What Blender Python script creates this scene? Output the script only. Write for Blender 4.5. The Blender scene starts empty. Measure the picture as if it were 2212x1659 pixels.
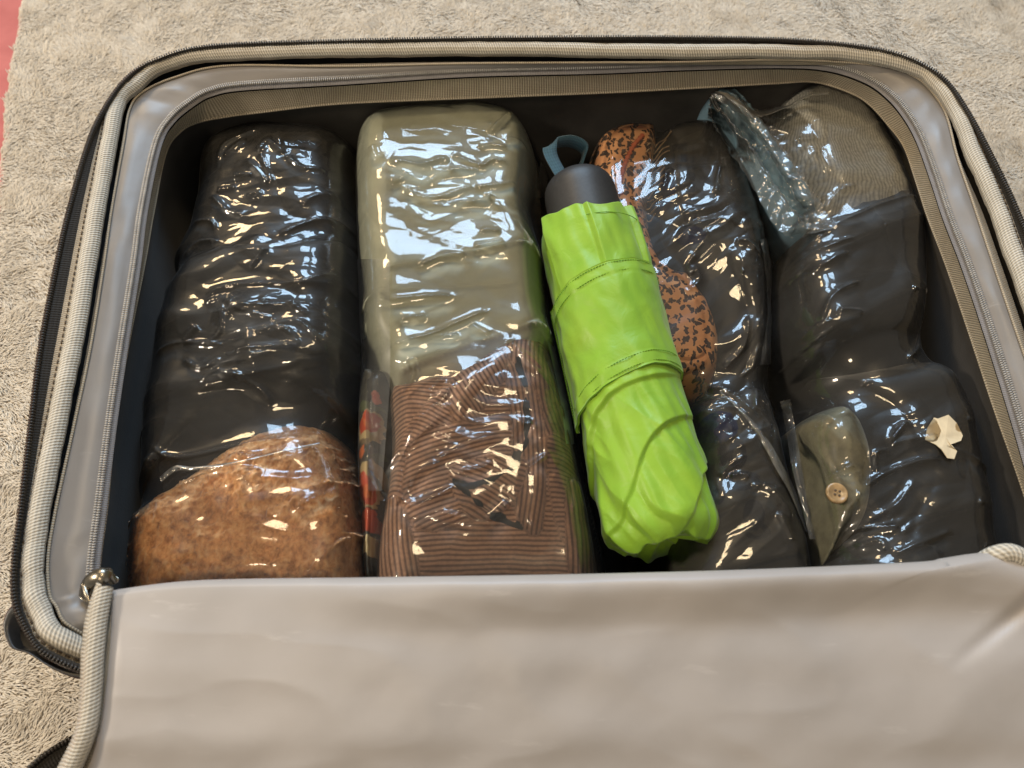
import bpy, math, random
import numpy as np
from mathutils import Vector

# ------------------------------------------------------------------ camera, light, exposure
scene = bpy.context.scene
RZ = 0.17                      # height of the suitcase rim above the blanket
CAM_H = 0.38                   # camera above the rim
PITCH = math.radians(64.0)     # looking down
FPX = 1660.0                   # focal length in units of a 2211 px wide picture
CAM = np.array([0.0, 0.0, RZ + CAM_H])

cam_data = bpy.data.cameras.new('camera')
cam_data.sensor_width = 36.0
cam_data.lens = 36.0 * FPX / 2211.0
cam_data.clip_start = 0.01
cam_data.clip_end = 50
cam_data.dof.use_dof = True
cam_data.dof.focus_distance = 0.50
cam_data.dof.aperture_fstop = 9.0
cam = bpy.data.objects.new('camera', cam_data)
scene.collection.objects.link(cam)
cam.location = CAM
cam.rotation_euler = (math.pi / 2 - PITCH, 0, 0)
scene.camera = cam

world = bpy.data.worlds.new('World')
scene.world = world
world.use_nodes = True
bg = world.node_tree.nodes['Background']
bg.inputs[0].default_value = (0.80, 0.72, 0.60, 1)     # plain room light bounced off walls
bg.inputs[1].default_value = 0.20

def area_light(name, loc, target, sx, sy, power, color):
    l = bpy.data.lights.new(name, 'AREA')
    l.shape = 'RECTANGLE'; l.size = sx; l.size_y = sy
    l.energy = power; l.color = color
    o = bpy.data.objects.new(name, l)
    scene.collection.objects.link(o)
    o.location = loc
    d = Vector(target) - Vector(loc)
    o.rotation_euler = d.to_track_quat('-Z', 'Y').to_euler()
    return o
def bulb(name, loc, radius, power, color):
    l = bpy.data.lights.new(name, 'POINT')
    l.shadow_soft_size = radius; l.energy = power; l.color = color
    o = bpy.data.objects.new(name, l)
    scene.collection.objects.link(o); o.location = loc
    return o
# a window with two casements beyond the head of the bed, a warm lamp at the left, warm ceiling bulbs
area_light('window_light', (-0.42, 2.40, 1.85), (0, 0.3, 0.1), 0.50, 0.95, 22, (0.54, 0.76, 1.0))
area_light('window_light', (0.36, 2.45, 1.85), (0, 0.3, 0.1), 0.50, 0.95, 22, (0.54, 0.76, 1.0))
bulb('lamp_light', (-1.40, 0.15, 1.10), 0.11, 40, (1.0, 0.85, 0.66))
area_light('floor_lamp_light', (-1.20, 2.05, 1.85), (0, 0.3, 0.1), 0.36, 0.40, 12, (1.0, 0.72, 0.40))
bulb('ceiling_light', (-0.45, -0.60, 2.1), 0.11, 20, (1.0, 0.78, 0.52))
area_light('ceiling_light', (0.20, 0.85, 2.25), (0.2, 0.85, 0), 0.50, 0.22, 8, (1.0, 0.76, 0.46))

scene.view_settings.view_transform = 'Standard'
scene.view_settings.look = 'None'
scene.view_settings.gamma = 1
scene.view_settings.use_curve_mapping = False
scene.view_settings.exposure = 0.46
scene.cycles.transparent_max_bounces = 24
scene.cycles.max_bounces = 8

# ------------------------------------------------------------------ helpers
rng = np.random.default_rng(7)
random.seed(7)
sP, cP = math.sin(PITCH), math.cos(PITCH)

def P(px, py, z):
    """point of the world at height z that the photograph shows at (px, py) of 2211 x 1659"""
    px = np.asarray(px, float); py = np.asarray(py, float); z = np.asarray(z, float)
    u = px - 1105.5; v = 829.5 - py
    dx = u; dy = sP * v + cP * FPX; dz = cP * v - sP * FPX
    k = (z - CAM[2]) / dz
    out = np.empty(np.broadcast(px, py, z).shape + (3,))
    out[..., 0] = k * dx; out[..., 1] = k * dy; out[..., 2] = z
    return out

def smooth(pts, n, closed=True):
    """Catmull-Rom through pts, n samples per span"""
    p = np.asarray(pts, float)
    m = len(p)
    out = []
    spans = m if closed else m - 1
    for i in range(spans):
        if closed:
            a, b, c, d = p[(i - 1) % m], p[i], p[(i + 1) % m], p[(i + 2) % m]
        else:
            a, b, c, d = p[max(i - 1, 0)], p[i], p[i + 1], p[min(i + 2, m - 1)]
        for t in np.arange(n) / n:
            out.append(0.5 * (2 * b + (c - a) * t + (2 * a - 5 * b + 4 * c - d) * t * t + (3 * b - a - 3 * c + d) * t ** 3))
    if not closed:
        out.append(p[-1])
    return np.array(out)

def _h(ix, iy, seed):
    n = (ix.astype(np.int64) * 374761393 + iy.astype(np.int64) * 668265263 + seed * 974711) & 0x7fffffff
    n = ((n ^ (n >> 13)) * 1274126177) & 0x7fffffff
    return ((n ^ (n >> 16)) & 0xffff) / 65535.0

def noise(x, y, seed=0):
    x = np.asarray(x, float); y = np.asarray(y, float)
    ix = np.floor(x).astype(np.int64); iy = np.floor(y).astype(np.int64)
    fx = x - ix; fy = y - iy
    u = fx * fx * fx * (fx * (fx * 6 - 15) + 10); v = fy * fy * fy * (fy * (fy * 6 - 15) + 10)
    def g(dx, dy):
        a = _h(ix + dx, iy + dy, seed) * 2 * np.pi
        return np.cos(a) * (fx - dx) + np.sin(a) * (fy - dy)
    n0 = g(0, 0) * (1 - u) + g(1, 0) * u
    n1 = g(0, 1) * (1 - u) + g(1, 1) * u
    return (n0 * (1 - v) + n1 * v) * 1.5

def fbm(x, y, seed=0, oct=4, gain=0.5):
    s = 0; a = 1
    for i in range(oct):
        s = s + a * noise(x * 2 ** i, y * 2 ** i, seed + 17 * i); a *= gain
    return s

def sdf(poly, X, Y):
    """signed distance, positive inside"""
    d2 = np.full(X.shape, 1e9); inside = np.zeros(X.shape, bool)
    m = len(poly)
    for i in range(m):
        ax, ay = poly[i]; bx, by = poly[(i + 1) % m]
        ex, ey = bx - ax, by - ay
        wx, wy = X - ax, Y - ay
        L = ex * ex + ey * ey + 1e-18
        t = np.clip((wx * ex + wy * ey) / L, 0, 1)
        d2 = np.minimum(d2, (wx - t * ex) ** 2 + (wy - t * ey) ** 2)
        if abs(ey) > 1e-12:
            cond = ((ay > Y) != (by > Y)) & (X < ex * (Y - ay) / ey + ax)
            inside ^= cond
    d = np.sqrt(d2)
    return np.where(inside, d, -d)

def blur(A, n, it=2):
    if n < 1: return A
    for _ in range(it):
        for ax in (0, 1):
            pad = [(0, 0), (0, 0)]; pad[ax] = (n + 1, n)
            c = np.cumsum(np.pad(A, pad, mode='edge'), axis=ax)
            k = 2 * n + 1
            if ax == 0: A = (c[k:] - c[:-k]) / k
            else: A = (c[:, k:] - c[:, :-k]) / k
    return A

C = scene.collection
def link(o, parent=None, label=None, cat=None, group=None, kind=None):
    C.objects.link(o)
    if parent is not None: o.parent = parent
    if label: o['label'] = label
    if cat: o['category'] = cat
    if group: o['group'] = group
    if kind: o['kind'] = kind
    return o

def empty(name, loc, label, cat, group=None):
    o = bpy.data.objects.new(name, None)
    o.empty_display_size = 0.02
    o.location = loc
    return link(o, None, label, cat, group)

def mesh(name, V, F, mat, parent=None, smoothed=True, uv=None, attrs=None, col=None, **tags):
    """V (n,3) world coordinates, F list or array of faces; the object's origin is put at its base"""
    V = np.asarray(V, float)
    org = np.array([V[:, 0].mean(), V[:, 1].mean(), V[:, 2].min()])
    if parent is not None:
        loc = org - np.array(parent.matrix_basis.translation if parent.parent is None else
                             (parent.matrix_basis.translation + parent.parent.matrix_basis.translation))
    else:
        loc = org
    me = bpy.data.meshes.new(name)
    W = V - org
    if isinstance(F, np.ndarray):
        k = F.shape[1]
        me.vertices.add(len(W)); me.vertices.foreach_set('co', W.astype(np.float32).ravel())
        me.loops.add(F.size); me.loops.foreach_set('vertex_index', F.astype(np.int32).ravel())
        me.polygons.add(len(F))
        me.polygons.foreach_set('loop_start', (np.arange(len(F)) * k).astype(np.int32))
        me.update(calc_edges=True); me.validate()
    else:
        me.from_pydata([tuple(v) for v in W], [], [tuple(int(i) for i in f) for f in F])
        me.update()
    if smoothed:
        me.polygons.foreach_set('use_smooth', np.ones(len(me.polygons), bool))
    li = np.empty(len(me.loops), np.int32); me.loops.foreach_get('vertex_index', li)
    if uv is not None:
        ul = me.uv_layers.new(name='UVMap')
        ul.data.foreach_set('uv', np.asarray(uv, np.float32)[li].ravel())
    for k, a in (attrs or {}).items():
        at = me.attributes.new(k, 'FLOAT', 'POINT')
        at.data.foreach_set('value', np.asarray(a, np.float32))
    if col is not None:
        at = me.attributes.new('print', 'FLOAT_COLOR', 'POINT')
        c4 = np.ones((len(V), 4), np.float32); c4[:, :3] = col
        at.data.foreach_set('color', c4.ravel())
    me.materials.append(mat)
    o = bpy.data.objects.new(name, me)
    o.location = loc
    return link(o, parent, **tags)

def grid_faces(ni, nj, wrap_i=False, wrap_j=False):
    I = np.arange(ni if wrap_i else ni - 1); J = np.arange(nj if wrap_j else nj - 1)
    i, j = np.meshgrid(I, J, indexing='ij')
    i1 = (i + 1) % ni; j1 = (j + 1) % nj
    return np.stack([i * nj + j, i1 * nj + j, i1 * nj + j1, i * nj + j1], -1).reshape(-1, 4)

def loft(name, paths, mat, parent=None, closed=True, v=None, flip=False, **tags):
    """skin between polylines of equal length"""
    A = np.array(paths)                       # (k, n, 3)
    k, n = A.shape[:2]
    V = A.transpose(1, 0, 2).reshape(-1, 3)
    ref = A[0]
    d = np.linalg.norm(np.diff(np.vstack([ref, ref[:1]]), axis=0), axis=1)
    s = np.concatenate([[0], np.cumsum(d)[:-1]])
    w = np.concatenate([[0], np.cumsum(np.linalg.norm(np.diff(A, axis=0), axis=2).mean(1))])
    uv = np.stack([np.repeat(s, k), np.tile(w, n)], -1)
    F = grid_faces(n, k, wrap_i=closed)
    if flip: F = F[:, ::-1]
    return mesh(name, V, F, mat, parent, uv=uv, **tags)

def frames(path, closed):
    T = (np.roll(path, -1, 0) - np.roll(path, 1, 0)) if closed else np.gradient(path, axis=0)
    T = T / (np.linalg.norm(T, axis=1, keepdims=True) + 1e-12)
    up = np.array([0, 0, 1.0])
    N = np.cross(T, up); N /= (np.linalg.norm(N, axis=1, keepdims=True) + 1e-9)
    B = np.cross(N, T)
    return T, N, B

def tube(name, path, r, mat, parent=None, closed=True, sides=14, caps=True, flat=1.0, **tags):
    path = np.asarray(path, float); n = len(path)
    r = np.broadcast_to(np.asarray(r, float), (n,)) if np.ndim(r) < 2 else r
    T, N, B = frames(path, closed)
    a = np.arange(sides) / sides * 2 * np.pi
    rr = r[:, None] if np.ndim(r) == 1 else r
    V = path[:, None, :] + rr[..., None] * (np.cos(a)[None, :, None] * N[:, None, :] + flat * np.sin(a)[None, :, None] * B[:, None, :])
    d = np.linalg.norm(np.diff(path, axis=0), axis=1); s = np.concatenate([[0], np.cumsum(d)])
    uv = np.stack([np.repeat(s, sides), np.tile(a / (2 * np.pi) * 2 * np.pi * float(np.mean(r)), n)], -1)
    F = grid_faces(n, sides, wrap_i=closed, wrap_j=True)
    V = V.reshape(-1, 3)
    if not closed and caps:
        V = np.vstack([V, path[:1], path[-1:]]); uv = np.vstack([uv, [[0, 0]], [[0, 0]]])
        m = n * sides
        F = [tuple(f) for f in F]
        for j in range(sides):
            F.append((m, (j + 1) % sides, j)); F.append((m + 1, (n - 1) * sides + j, (n - 1) * sides + (j + 1) % sides))
    return mesh(name, V, F, mat, parent, uv=uv, **tags)

def bricks(centres, Ts, Ns, Bs, l, w, h):
    """many small boxes (teeth, stitches) as one mesh"""
    V = []; F = []
    k = 0
    off = [(-1, -1, -1), (1, -1, -1), (1, 1, -1), (-1, 1, -1), (-.7, -.7, 1), (.7, -.7, 1), (.7, .7, 1), (-.7, .7, 1)]
    fs = [(0, 3, 2, 1), (4, 5, 6, 7), (0, 1, 5, 4), (1, 2, 6, 5), (2, 3, 7, 6), (3, 0, 4, 7)]
    out = np.zeros((len(centres), 8, 3))
    for q, (a, b, c) in enumerate(off):
        out[:, q] = centres + Ts * (a * l / 2) + Ns * (b * w / 2) + Bs * (c * h / 2)
    F = (np.arange(len(centres))[:, None, None] * 8 + np.array(fs)[None]).reshape(-1, 4)
    return out.reshape(-1, 3), F

def resample(path, step, closed):
    p = np.vstack([path, path[:1]]) if closed else path
    d = np.concatenate([[0], np.cumsum(np.linalg.norm(np.diff(p, axis=0), axis=1))])
    n = int(d[-1] / step)
    s = np.arange(n) * step + step / 2
    return np.stack([np.interp(s, d, p[:, k]) for k in range(3)], -1)

# ------------------------------------------------------------------ materials
def new_mat(name):
    m = bpy.data.materials.new(name); m.use_nodes = True
    nt = m.node_tree
    return m, nt, nt.nodes['Principled BSDF']
def nd(nt, typ, **kw):
    n = nt.nodes.new(typ)
    for k, v in kw.items():
        if hasattr(n, k): setattr(n, k, v)
        else: n.inputs[k.replace('_', ' ')].default_value = v
    return n
def lk(nt, a, ai, b, bi): nt.links.new(a.outputs[ai], b.inputs[bi])
def ramp(nt, stops):
    r = nt.nodes.new('ShaderNodeValToRGB')
    e = r.color_ramp.elements
    while len(e) < len(stops): e.new(0.5)
    for el, (p, c) in zip(e, stops):
        el.position = p; el.color = (c + (1,)) if len(c) == 3 else c
    return r
def tint(c, k): return tuple(min(1, x * k) for x in c)

def cloth(name, c, rough=0.85, var=0.25, scale=60, fine=1500, bump=0.15, dist=0.0006, sheen=0.2, spec=0.2):
    """woven cloth: slow tone change and a fine thread relief"""
    m, nt, b = new_mat(name)
    tc = nd(nt, 'ShaderNodeTexCoord')
    n1 = nd(nt, 'ShaderNodeTexNoise', Scale=scale, Detail=5.0)
    n2 = nd(nt, 'ShaderNodeTexNoise', Scale=fine, Detail=2.0)
    lk(nt, tc, 'Object', n1, 'Vector'); lk(nt, tc, 'Object', n2, 'Vector')
    r = ramp(nt, [(0.3, tint(c, 1 - var)), (0.7, tint(c, 1 + var))])
    lk(nt, n1, 'Fac', r, 'Fac')
    lk(nt, r, 'Color', b, 'Base Color')
    bp = nd(nt, 'ShaderNodeBump', Strength=bump, Distance=dist)
    lk(nt, n2, 'Fac', bp, 'Height'); lk(nt, bp, 'Normal', b, 'Normal')
    b.inputs['Roughness'].default_value = rough
    b.inputs['Sheen Weight'].default_value = sheen
    b.inputs['Specular IOR Level'].default_value = spec
    return m

def ribbed(name, c, pu, pv, rough=0.75, depth=0.0005, dark=0.55, amount=0.8, diag=0.0):
    """webbing: ribs of pitch pu along u and pv across (metres, from UV)"""
    m, nt, b = new_mat(name)
    uv = nd(nt, 'ShaderNodeUVMap')
    sx = nd(nt, 'ShaderNodeSeparateXYZ'); lk(nt, uv, 'UV', sx, 'Vector')
    def wave(out, pitch, add=None):
        mu = nd(nt, 'ShaderNodeMath', operation='MULTIPLY'); mu.inputs[1].default_value = 2 * math.pi / pitch
        if add is not None:
            ad = nd(nt, 'ShaderNodeMath', operation='MULTIPLY_ADD'); ad.inputs[1].default_value = add
            lk(nt, sx, 1 - out, ad, 0); lk(nt, sx, out, ad, 2); lk(nt, ad, 0, mu, 0)
        else:
            lk(nt, sx, out, mu, 0)
        s = nd(nt, 'ShaderNodeMath', operation='SINE'); lk(nt, mu, 0, s, 0)
        return s
    a = wave(0, pu, diag if diag else None); bb = wave(1, pv)
    mul = nd(nt, 'ShaderNodeMath', operation='MULTIPLY_ADD'); lk(nt, bb, 0, mul, 0); mul.inputs[1].default_value = 0.45; lk(nt, a, 0, mul, 2)
    mr = nd(nt, 'ShaderNodeMapRange'); mr.inputs['From Min'].default_value = -1.4; mr.inputs['From Max'].default_value = 1.2
    lk(nt, mul, 0, mr, 'Value')
    tc = nd(nt, 'ShaderNodeTexCoord')
    nz = nd(nt, 'ShaderNodeTexNoise', Scale=90.0, Detail=4.0); lk(nt, tc, 'Object', nz, 'Vector')
    r = ramp(nt, [(0.0, tint(c, dark)), (0.75, c), (1.0, tint(c, 1.12))]); lk(nt, mr, 0, r, 'Fac')
    mx = nd(nt, 'ShaderNodeMixRGB', blend_type='MULTIPLY'); mx.inputs[0].default_value = 0.5
    r2 = ramp(nt, [(0.3, (0.72, 0.70, 0.66)), (0.65, (1, 1, 1))]); lk(nt, nz, 'Fac', r2, 'Fac')
    lk(nt, r, 'Color', mx, 1); lk(nt, r2, 'Color', mx, 2); lk(nt, mx, 'Color', b, 'Base Color')
    bp = nd(nt, 'ShaderNodeBump', Strength=amount, Distance=depth); lk(nt, mr, 0, bp, 'Height')
    lk(nt, bp, 'Normal', b, 'Normal')
    b.inputs['Roughness'].default_value = rough
    b.inputs['Specular IOR Level'].default_value = 0.3
    b.inputs['Sheen Weight'].default_value = 0.15
    return m

def plain(name, c, rough=0.5, metal=0.0, spec=0.5, noise_amt=0.15, scale=200, bump=0.0):
    m, nt, b = new_mat(name)
    tc = nd(nt, 'ShaderNodeTexCoord')
    n1 = nd(nt, 'ShaderNodeTexNoise', Scale=scale, Detail=4.0); lk(nt, tc, 'Object', n1, 'Vector')
    r = ramp(nt, [(0.3, tint(c, 1 - noise_amt)), (0.7, tint(c, 1 + noise_amt))]); lk(nt, n1, 'Fac', r, 'Fac')
    lk(nt, r, 'Color', b, 'Base Color')
    b.inputs['Roughness'].default_value = rough; b.inputs['Metallic'].default_value = metal
    b.inputs['Specular IOR Level'].default_value = spec
    if bump:
        bp = nd(nt, 'ShaderNodeBump', Strength=bump, Distance=0.0004); lk(nt, n1, 'Fac', bp, 'Height'); lk(nt, bp, 'Normal', b, 'Normal')
    return m

def film_mat(name, gain=1.05, rough=0.05, haze=0.018, hazec=(0.8, 0.8, 0.8)):
    """clear polythene: mirror-like by Fresnel, otherwise see-through, a trace of milky scatter"""
    m = bpy.data.materials.new(name); m.use_nodes = True
    nt = m.node_tree
    for n in list(nt.nodes):
        if n.type != 'OUTPUT_MATERIAL': nt.nodes.remove(n)
    out = [n for n in nt.nodes if n.type == 'OUTPUT_MATERIAL'][0]
    tr = nd(nt, 'ShaderNodeBsdfTransparent'); tr.inputs[0].default_value = (0.97, 0.965, 0.94, 1)
    gl = nd(nt, 'ShaderNodeBsdfGlossy'); gl.inputs['Roughness'].default_value = rough
    df = nd(nt, 'ShaderNodeBsdfDiffuse'); df.inputs[0].default_value = hazec + (1,)
    fr = nd(nt, 'ShaderNodeFresnel', IOR=1.5)
    mu = nd(nt, 'ShaderNodeMath', operation='MULTIPLY', use_clamp=True); mu.inputs[1].default_value = gain
    lk(nt, fr, 0, mu, 0)
    m1 = nd(nt, 'ShaderNodeMixShader'); m1.inputs[0].default_value = haze
    lk(nt, tr, 0, m1, 1); lk(nt, df, 0, m1, 2)
    m2 = nd(nt, 'ShaderNodeMixShader'); lk(nt, mu, 0, m2, 0); lk(nt, m1, 0, m2, 1); lk(nt, gl, 0, m2, 2)
    g2 = nd(nt, 'ShaderNodeBsdfGlossy'); g2.inputs['Roughness'].default_value = 0.34      # slack film also scatters broadly
    mu2 = nd(nt, 'ShaderNodeMath', operation='MULTIPLY', use_clamp=True); mu2.inputs[1].default_value = gain * 0.42
    lk(nt, fr, 0, mu2, 0)
    m3 = nd(nt, 'ShaderNodeMixShader'); lk(nt, mu2, 0, m3, 0); lk(nt, m2, 0, m3, 1); lk(nt, g2, 0, m3, 2)
    lk(nt, m3, 0, out, 'Surface')
    return m

M = {}
M['film'] = film_mat('clear_film')
M['piping'] = ribbed('woven_piping', (0.70, 0.655, 0.57), 0.0017, 0.0022, depth=0.0006, diag=0.35, dark=0.5)
M['webbing'] = ribbed('ribbed_webbing', (0.52, 0.45, 0.34), 0.0017, 0.0016, depth=0.0006, dark=0.45)
M['tape'] = ribbed('grosgrain_tape', (0.50, 0.43, 0.33), 0.0014, 0.0030, depth=0.0005, dark=0.5)
M['lid_tape'] = ribbed('lid_tape', (0.60, 0.56, 0.49), 0.0018, 0.0024, depth=0.0006, dark=0.5)
M['black_tape'] = ribbed('black_zip_tape', (0.030, 0.026, 0.022), 0.0016, 0.0016, depth=0.0004, dark=0.5)
M['grey_tape'] = ribbed('grey_zip_tape', (0.26, 0.25, 0.26), 0.0012, 0.0014, depth=0.0003, dark=0.7)
M['coil_black'] = plain('black_nylon_coil', (0.035, 0.03, 0.026), 0.35)
M['coil_grey'] = plain('grey_nylon_coil', (0.46, 0.45, 0.44), 0.4)
M['shell'] = cloth('shell_fabric', (0.03, 0.03, 0.032), 0.7)
M['inner'] = cloth('dark_lining', (0.042, 0.039, 0.036), 0.6, 0.3, 40, 900, 0.2)
M['thread'] = plain('thread', (0.10, 0.07, 0.045), 0.8)
M['metal'] = plain('dark_nickel', (0.30, 0.27, 0.22), 0.28, 1.0)
M['plastic'] = plain('black_plastic', (0.020, 0.020, 0.021), 0.38, 0, 0.5, 0.2, 300, 0.05)

def satin(name, c, rough=0.42):
    """smooth nylon lining with faint diagonal woven marks"""
    m, nt, b = new_mat(name)
    tc = nd(nt, 'ShaderNodeTexCoord')
    n1 = nd(nt, 'ShaderNodeTexNoise', Scale=16.0, Detail=4.0); lk(nt, tc, 'Object', n1, 'Vector')
    n2 = nd(nt, 'ShaderNodeTexNoise', Scale=2200.0, Detail=1.0); lk(nt, tc, 'Object', n2, 'Vector')
    mp = nd(nt, 'ShaderNodeMapping'); mp.inputs['Rotation'].default_value = (0, 0, 0.7); mp.inputs['Scale'].default_value = (12, 60, 12)
    lk(nt, tc, 'Object', mp, 'Vector')
    n3 = nd(nt, 'ShaderNodeTexNoise', Scale=2.2, Detail=6.0, Roughness=0.7); lk(nt, mp, 'Vector', n3, 'Vector')
    r = ramp(nt, [(0.3, tint(c, 0.9)), (0.7, tint(c, 1.08))]); lk(nt, n1, 'Fac', r, 'Fac')
    r3 = ramp(nt, [(0.62, (0, 0, 0)), (0.78, (0.16, 0.16, 0.16))]); lk(nt, n3, 'Fac', r3, 'Fac')
    mx = nd(nt, 'ShaderNodeMixRGB', blend_type='ADD'); mx.inputs[0].default_value = 0.6
    lk(nt, r, 'Color', mx, 1); lk(nt, r3, 'Color', mx, 2); lk(nt, mx, 'Color', b, 'Base Color')
    bp = nd(nt, 'ShaderNodeBump', Strength=0.12, Distance=0.0003); lk(nt, n2, 'Fac', bp, 'Height')
    b2 = nd(nt, 'ShaderNodeBump', Strength=0.25, Distance=0.004); lk(nt, n1, 'Fac', b2, 'Height'); lk(nt, bp, 'Normal', b2, 'Normal')
    lk(nt, b2, 'Normal', b, 'Normal')
    b.inputs['Roughness'].default_value = rough
    b.inputs['Sheen Weight'].default_value = 0.15
    b.inputs['Specular IOR Level'].default_value = 0.6
    return m
M['satin'] = satin('grey_satin', (0.225, 0.21, 0.20))
M['lid_satin'] = satin('lid_satin', (0.42, 0.395, 0.385), 0.45)

# ------------------------------------------------------------------ the bed: sheet and plush blanket
E0 = P(38, 0, 0.0)[:2]; E1 = P(0, 290, 0.0)[:2]
ed = (E1 - E0) / np.linalg.norm(E1 - E0)
def edge_x(y): return E1[0] + (y - E1[1]) * ed[0] / ed[1]
m, nt, b = new_mat('pink_sheet')
tc = nd(nt, 'ShaderNodeTexCoord'); n1 = nd(nt, 'ShaderNodeTexNoise', Scale=30.0, Detail=4.0); lk(nt, tc, 'Object', n1, 'Vector')
r = ramp(nt, [(0.3, (0.42, 0.115, 0.105)), (0.7, (0.52, 0.16, 0.145))]); lk(nt, n1, 'Fac', r, 'Fac'); lk(nt, r, 'Color', b, 'Base Color')
b.inputs['Roughness'].default_value = 0.85
gx = np.linspace(-1.4, 1.4, 60); gy = np.linspace(-0.8, 1.8, 60)
GX, GY = np.meshgrid(gx, gy, indexing='ij')
mesh('bed_sheet', np.stack([GX, GY, -0.022 + 0.004 * noise(GX * 5, GY * 5, 3)], -1).reshape(-1, 3), grid_faces(60, 60), m, kind='structure')

def pile_mat(name, c, dk):
    m, nt, b = new_mat(name)
    at = nd(nt, 'ShaderNodeAttribute', attribute_name='tone')
    r = ramp(nt, [(0.0, dk), (0.5, c), (1.0, tint(c, 1.28))]); lk(nt, at, 'Fac', r, 'Fac')
    lk(nt, r, 'Color', b, 'Base Color')
    b.inputs['Roughness'].default_value = 0.6; b.inputs['Specular IOR Level'].default_value = 0.25
    b.inputs['Sheen Weight'].default_value = 0.2
    return m
M['pile'] = pile_mat('plush_pile', (0.63, 0.565, 0.47), (0.47, 0.41, 0.33))
M['back'] = cloth('plush_backing', (0.40, 0.33, 0.25), 0.9, 0.2, 80, 700, 0.3, 0.002)
blanket = empty('plush_blanket', (0.1, 0.4, -0.012), 'beige plush blanket with short brushed pile under the open suitcase', 'blanket')
def ground_z(x, y):
    return 0.004 * noise(x * 6, y * 6, 5) + 0.0018 * noise(x * 22, y * 22, 9) - 0.003
gy = np.linspace(-0.7, 1.6, 150)
tt = np.linspace(0, 1, 130)
BY = np.repeat(gy[:, None], 130, 1)
x0 = edge_x(gy) + 0.004 * noise(gy * 12, gy * 0, 2)
BX = x0[:, None] + (1.3 - x0[:, None]) * (tt ** 1.3)[None, :]
BZ = ground_z(BX, BY)
dr = np.clip((BX - x0[:, None]) / 0.012, 0, 1)
BZ = -0.016 + (BZ + 0.016) * np.sqrt(1 - (1 - dr) ** 2)
mesh('backing', np.stack([BX, BY, BZ], -1).reshape(-1, 3), grid_faces(150, 130)[:, ::-1], M['back'], blanket)
# the pile: tapered bent tufts, brushed in swirls
CASE_FOOT = [(-0.225, 0.075), (-0.215, 0.435), (0.275, 0.435), (0.31, 0.07), (0.31, -0.3), (-0.24, -0.3)]
sp = 0.00112
xs = np.arange(-0.66, 0.74, sp); ys = np.arange(-0.10, 0.86, sp)
FX, FY = np.meshgrid(xs, ys, indexing='ij')
FX = FX.ravel(); FY = FY.ravel()
half = 0.36 + 0.34 * np.clip(FY, 0, 1)                    # where it could be seen, with a margin to the sides
keep = (np.abs(FX) < half) & (FX > edge_x(FY) + 0.001)
inn = (FX > -0.205) & (FX < 0.265) & (FY > 0.09) & (FY < 0.42)
inn |= (FX > -0.20) & (FX < 0.30) & (FY < 0.10)
keep &= ~inn
FX = FX[keep]; FY = FY[keep]; n = len(FX)
FX += rng.normal(0, sp * 0.45, n); FY += rng.normal(0, sp * 0.45, n)
ang = 0.35 + 1.5 * noise(FX * 7, FY * 7, 31) + 1.7 * noise(FX * 30, FY * 30, 32) + 0.9 * noise(FX * 95, FY * 95, 34) + rng.normal(0, 0.28, n)
clump = noise(FX * 150, FY * 150, 40) + 0.7 * noise(FX * 320, FY * 320, 41)
L = 0.0070 * (1 + 0.15 * clump + rng.normal(0, 0.12, n)) 
lean = 1.14 + 0.22 * noise(FX * 60, FY * 60, 36) + rng.normal(0, 0.10, n)       # radians from upright
dx, dy = np.cos(ang), np.sin(ang)
wd = 0.00054 * (1 + rng.normal(0, 0.2, n))
z0 = ground_z(FX, FY) - 0.001
pts = []
for f, ll in ((0, 0.0), (0.55, 0.75), (1.0, 1.12)):
    th = lean * ll
    pts.append((f * L * np.sin(th) , f * L * np.cos(th)))
V = np.zeros((n, 5, 3))
px_, py_ = -dy, dx
for q, (i, side, k) in enumerate(((0, -1, 1.0), (0, 1, 1.0), (1, 1, 0.85), (1, -1, 0.85), (2, 0, 0))):
    V[:, q, 0] = FX + dx * pts[i][0] + px_ * side * wd * k
    V[:, q, 1] = FY + dy * pts[i][0] + py_ * side * wd * k
    V[:, q, 2] = z0 + pts[i][1]
tone = np.clip(0.5 + 0.16 * noise(FX * 40, FY * 40, 51) + 0.14 * clump + rng.normal(0, 0.12, n), 0, 1)
base = np.arange(n)[:, None] * 5
Ft = np.concatenate([base + np.array([[0, 1, 2]]), base + np.array([[0, 2, 3]]), base + np.array([[3, 2, 4]])], 0)
mesh('pile', V.reshape(-1, 3), Ft, M['pile'], blanket, attrs={'tone': np.repeat(tone, 5)}, kind='stuff')

# ------------------------------------------------------------------ suitcase
suitcase = empty('suitcase', (0.03, 0.25, 0.0), 'open grey-lined carry-on suitcase lying on the plush blanket', 'suitcase')
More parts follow.
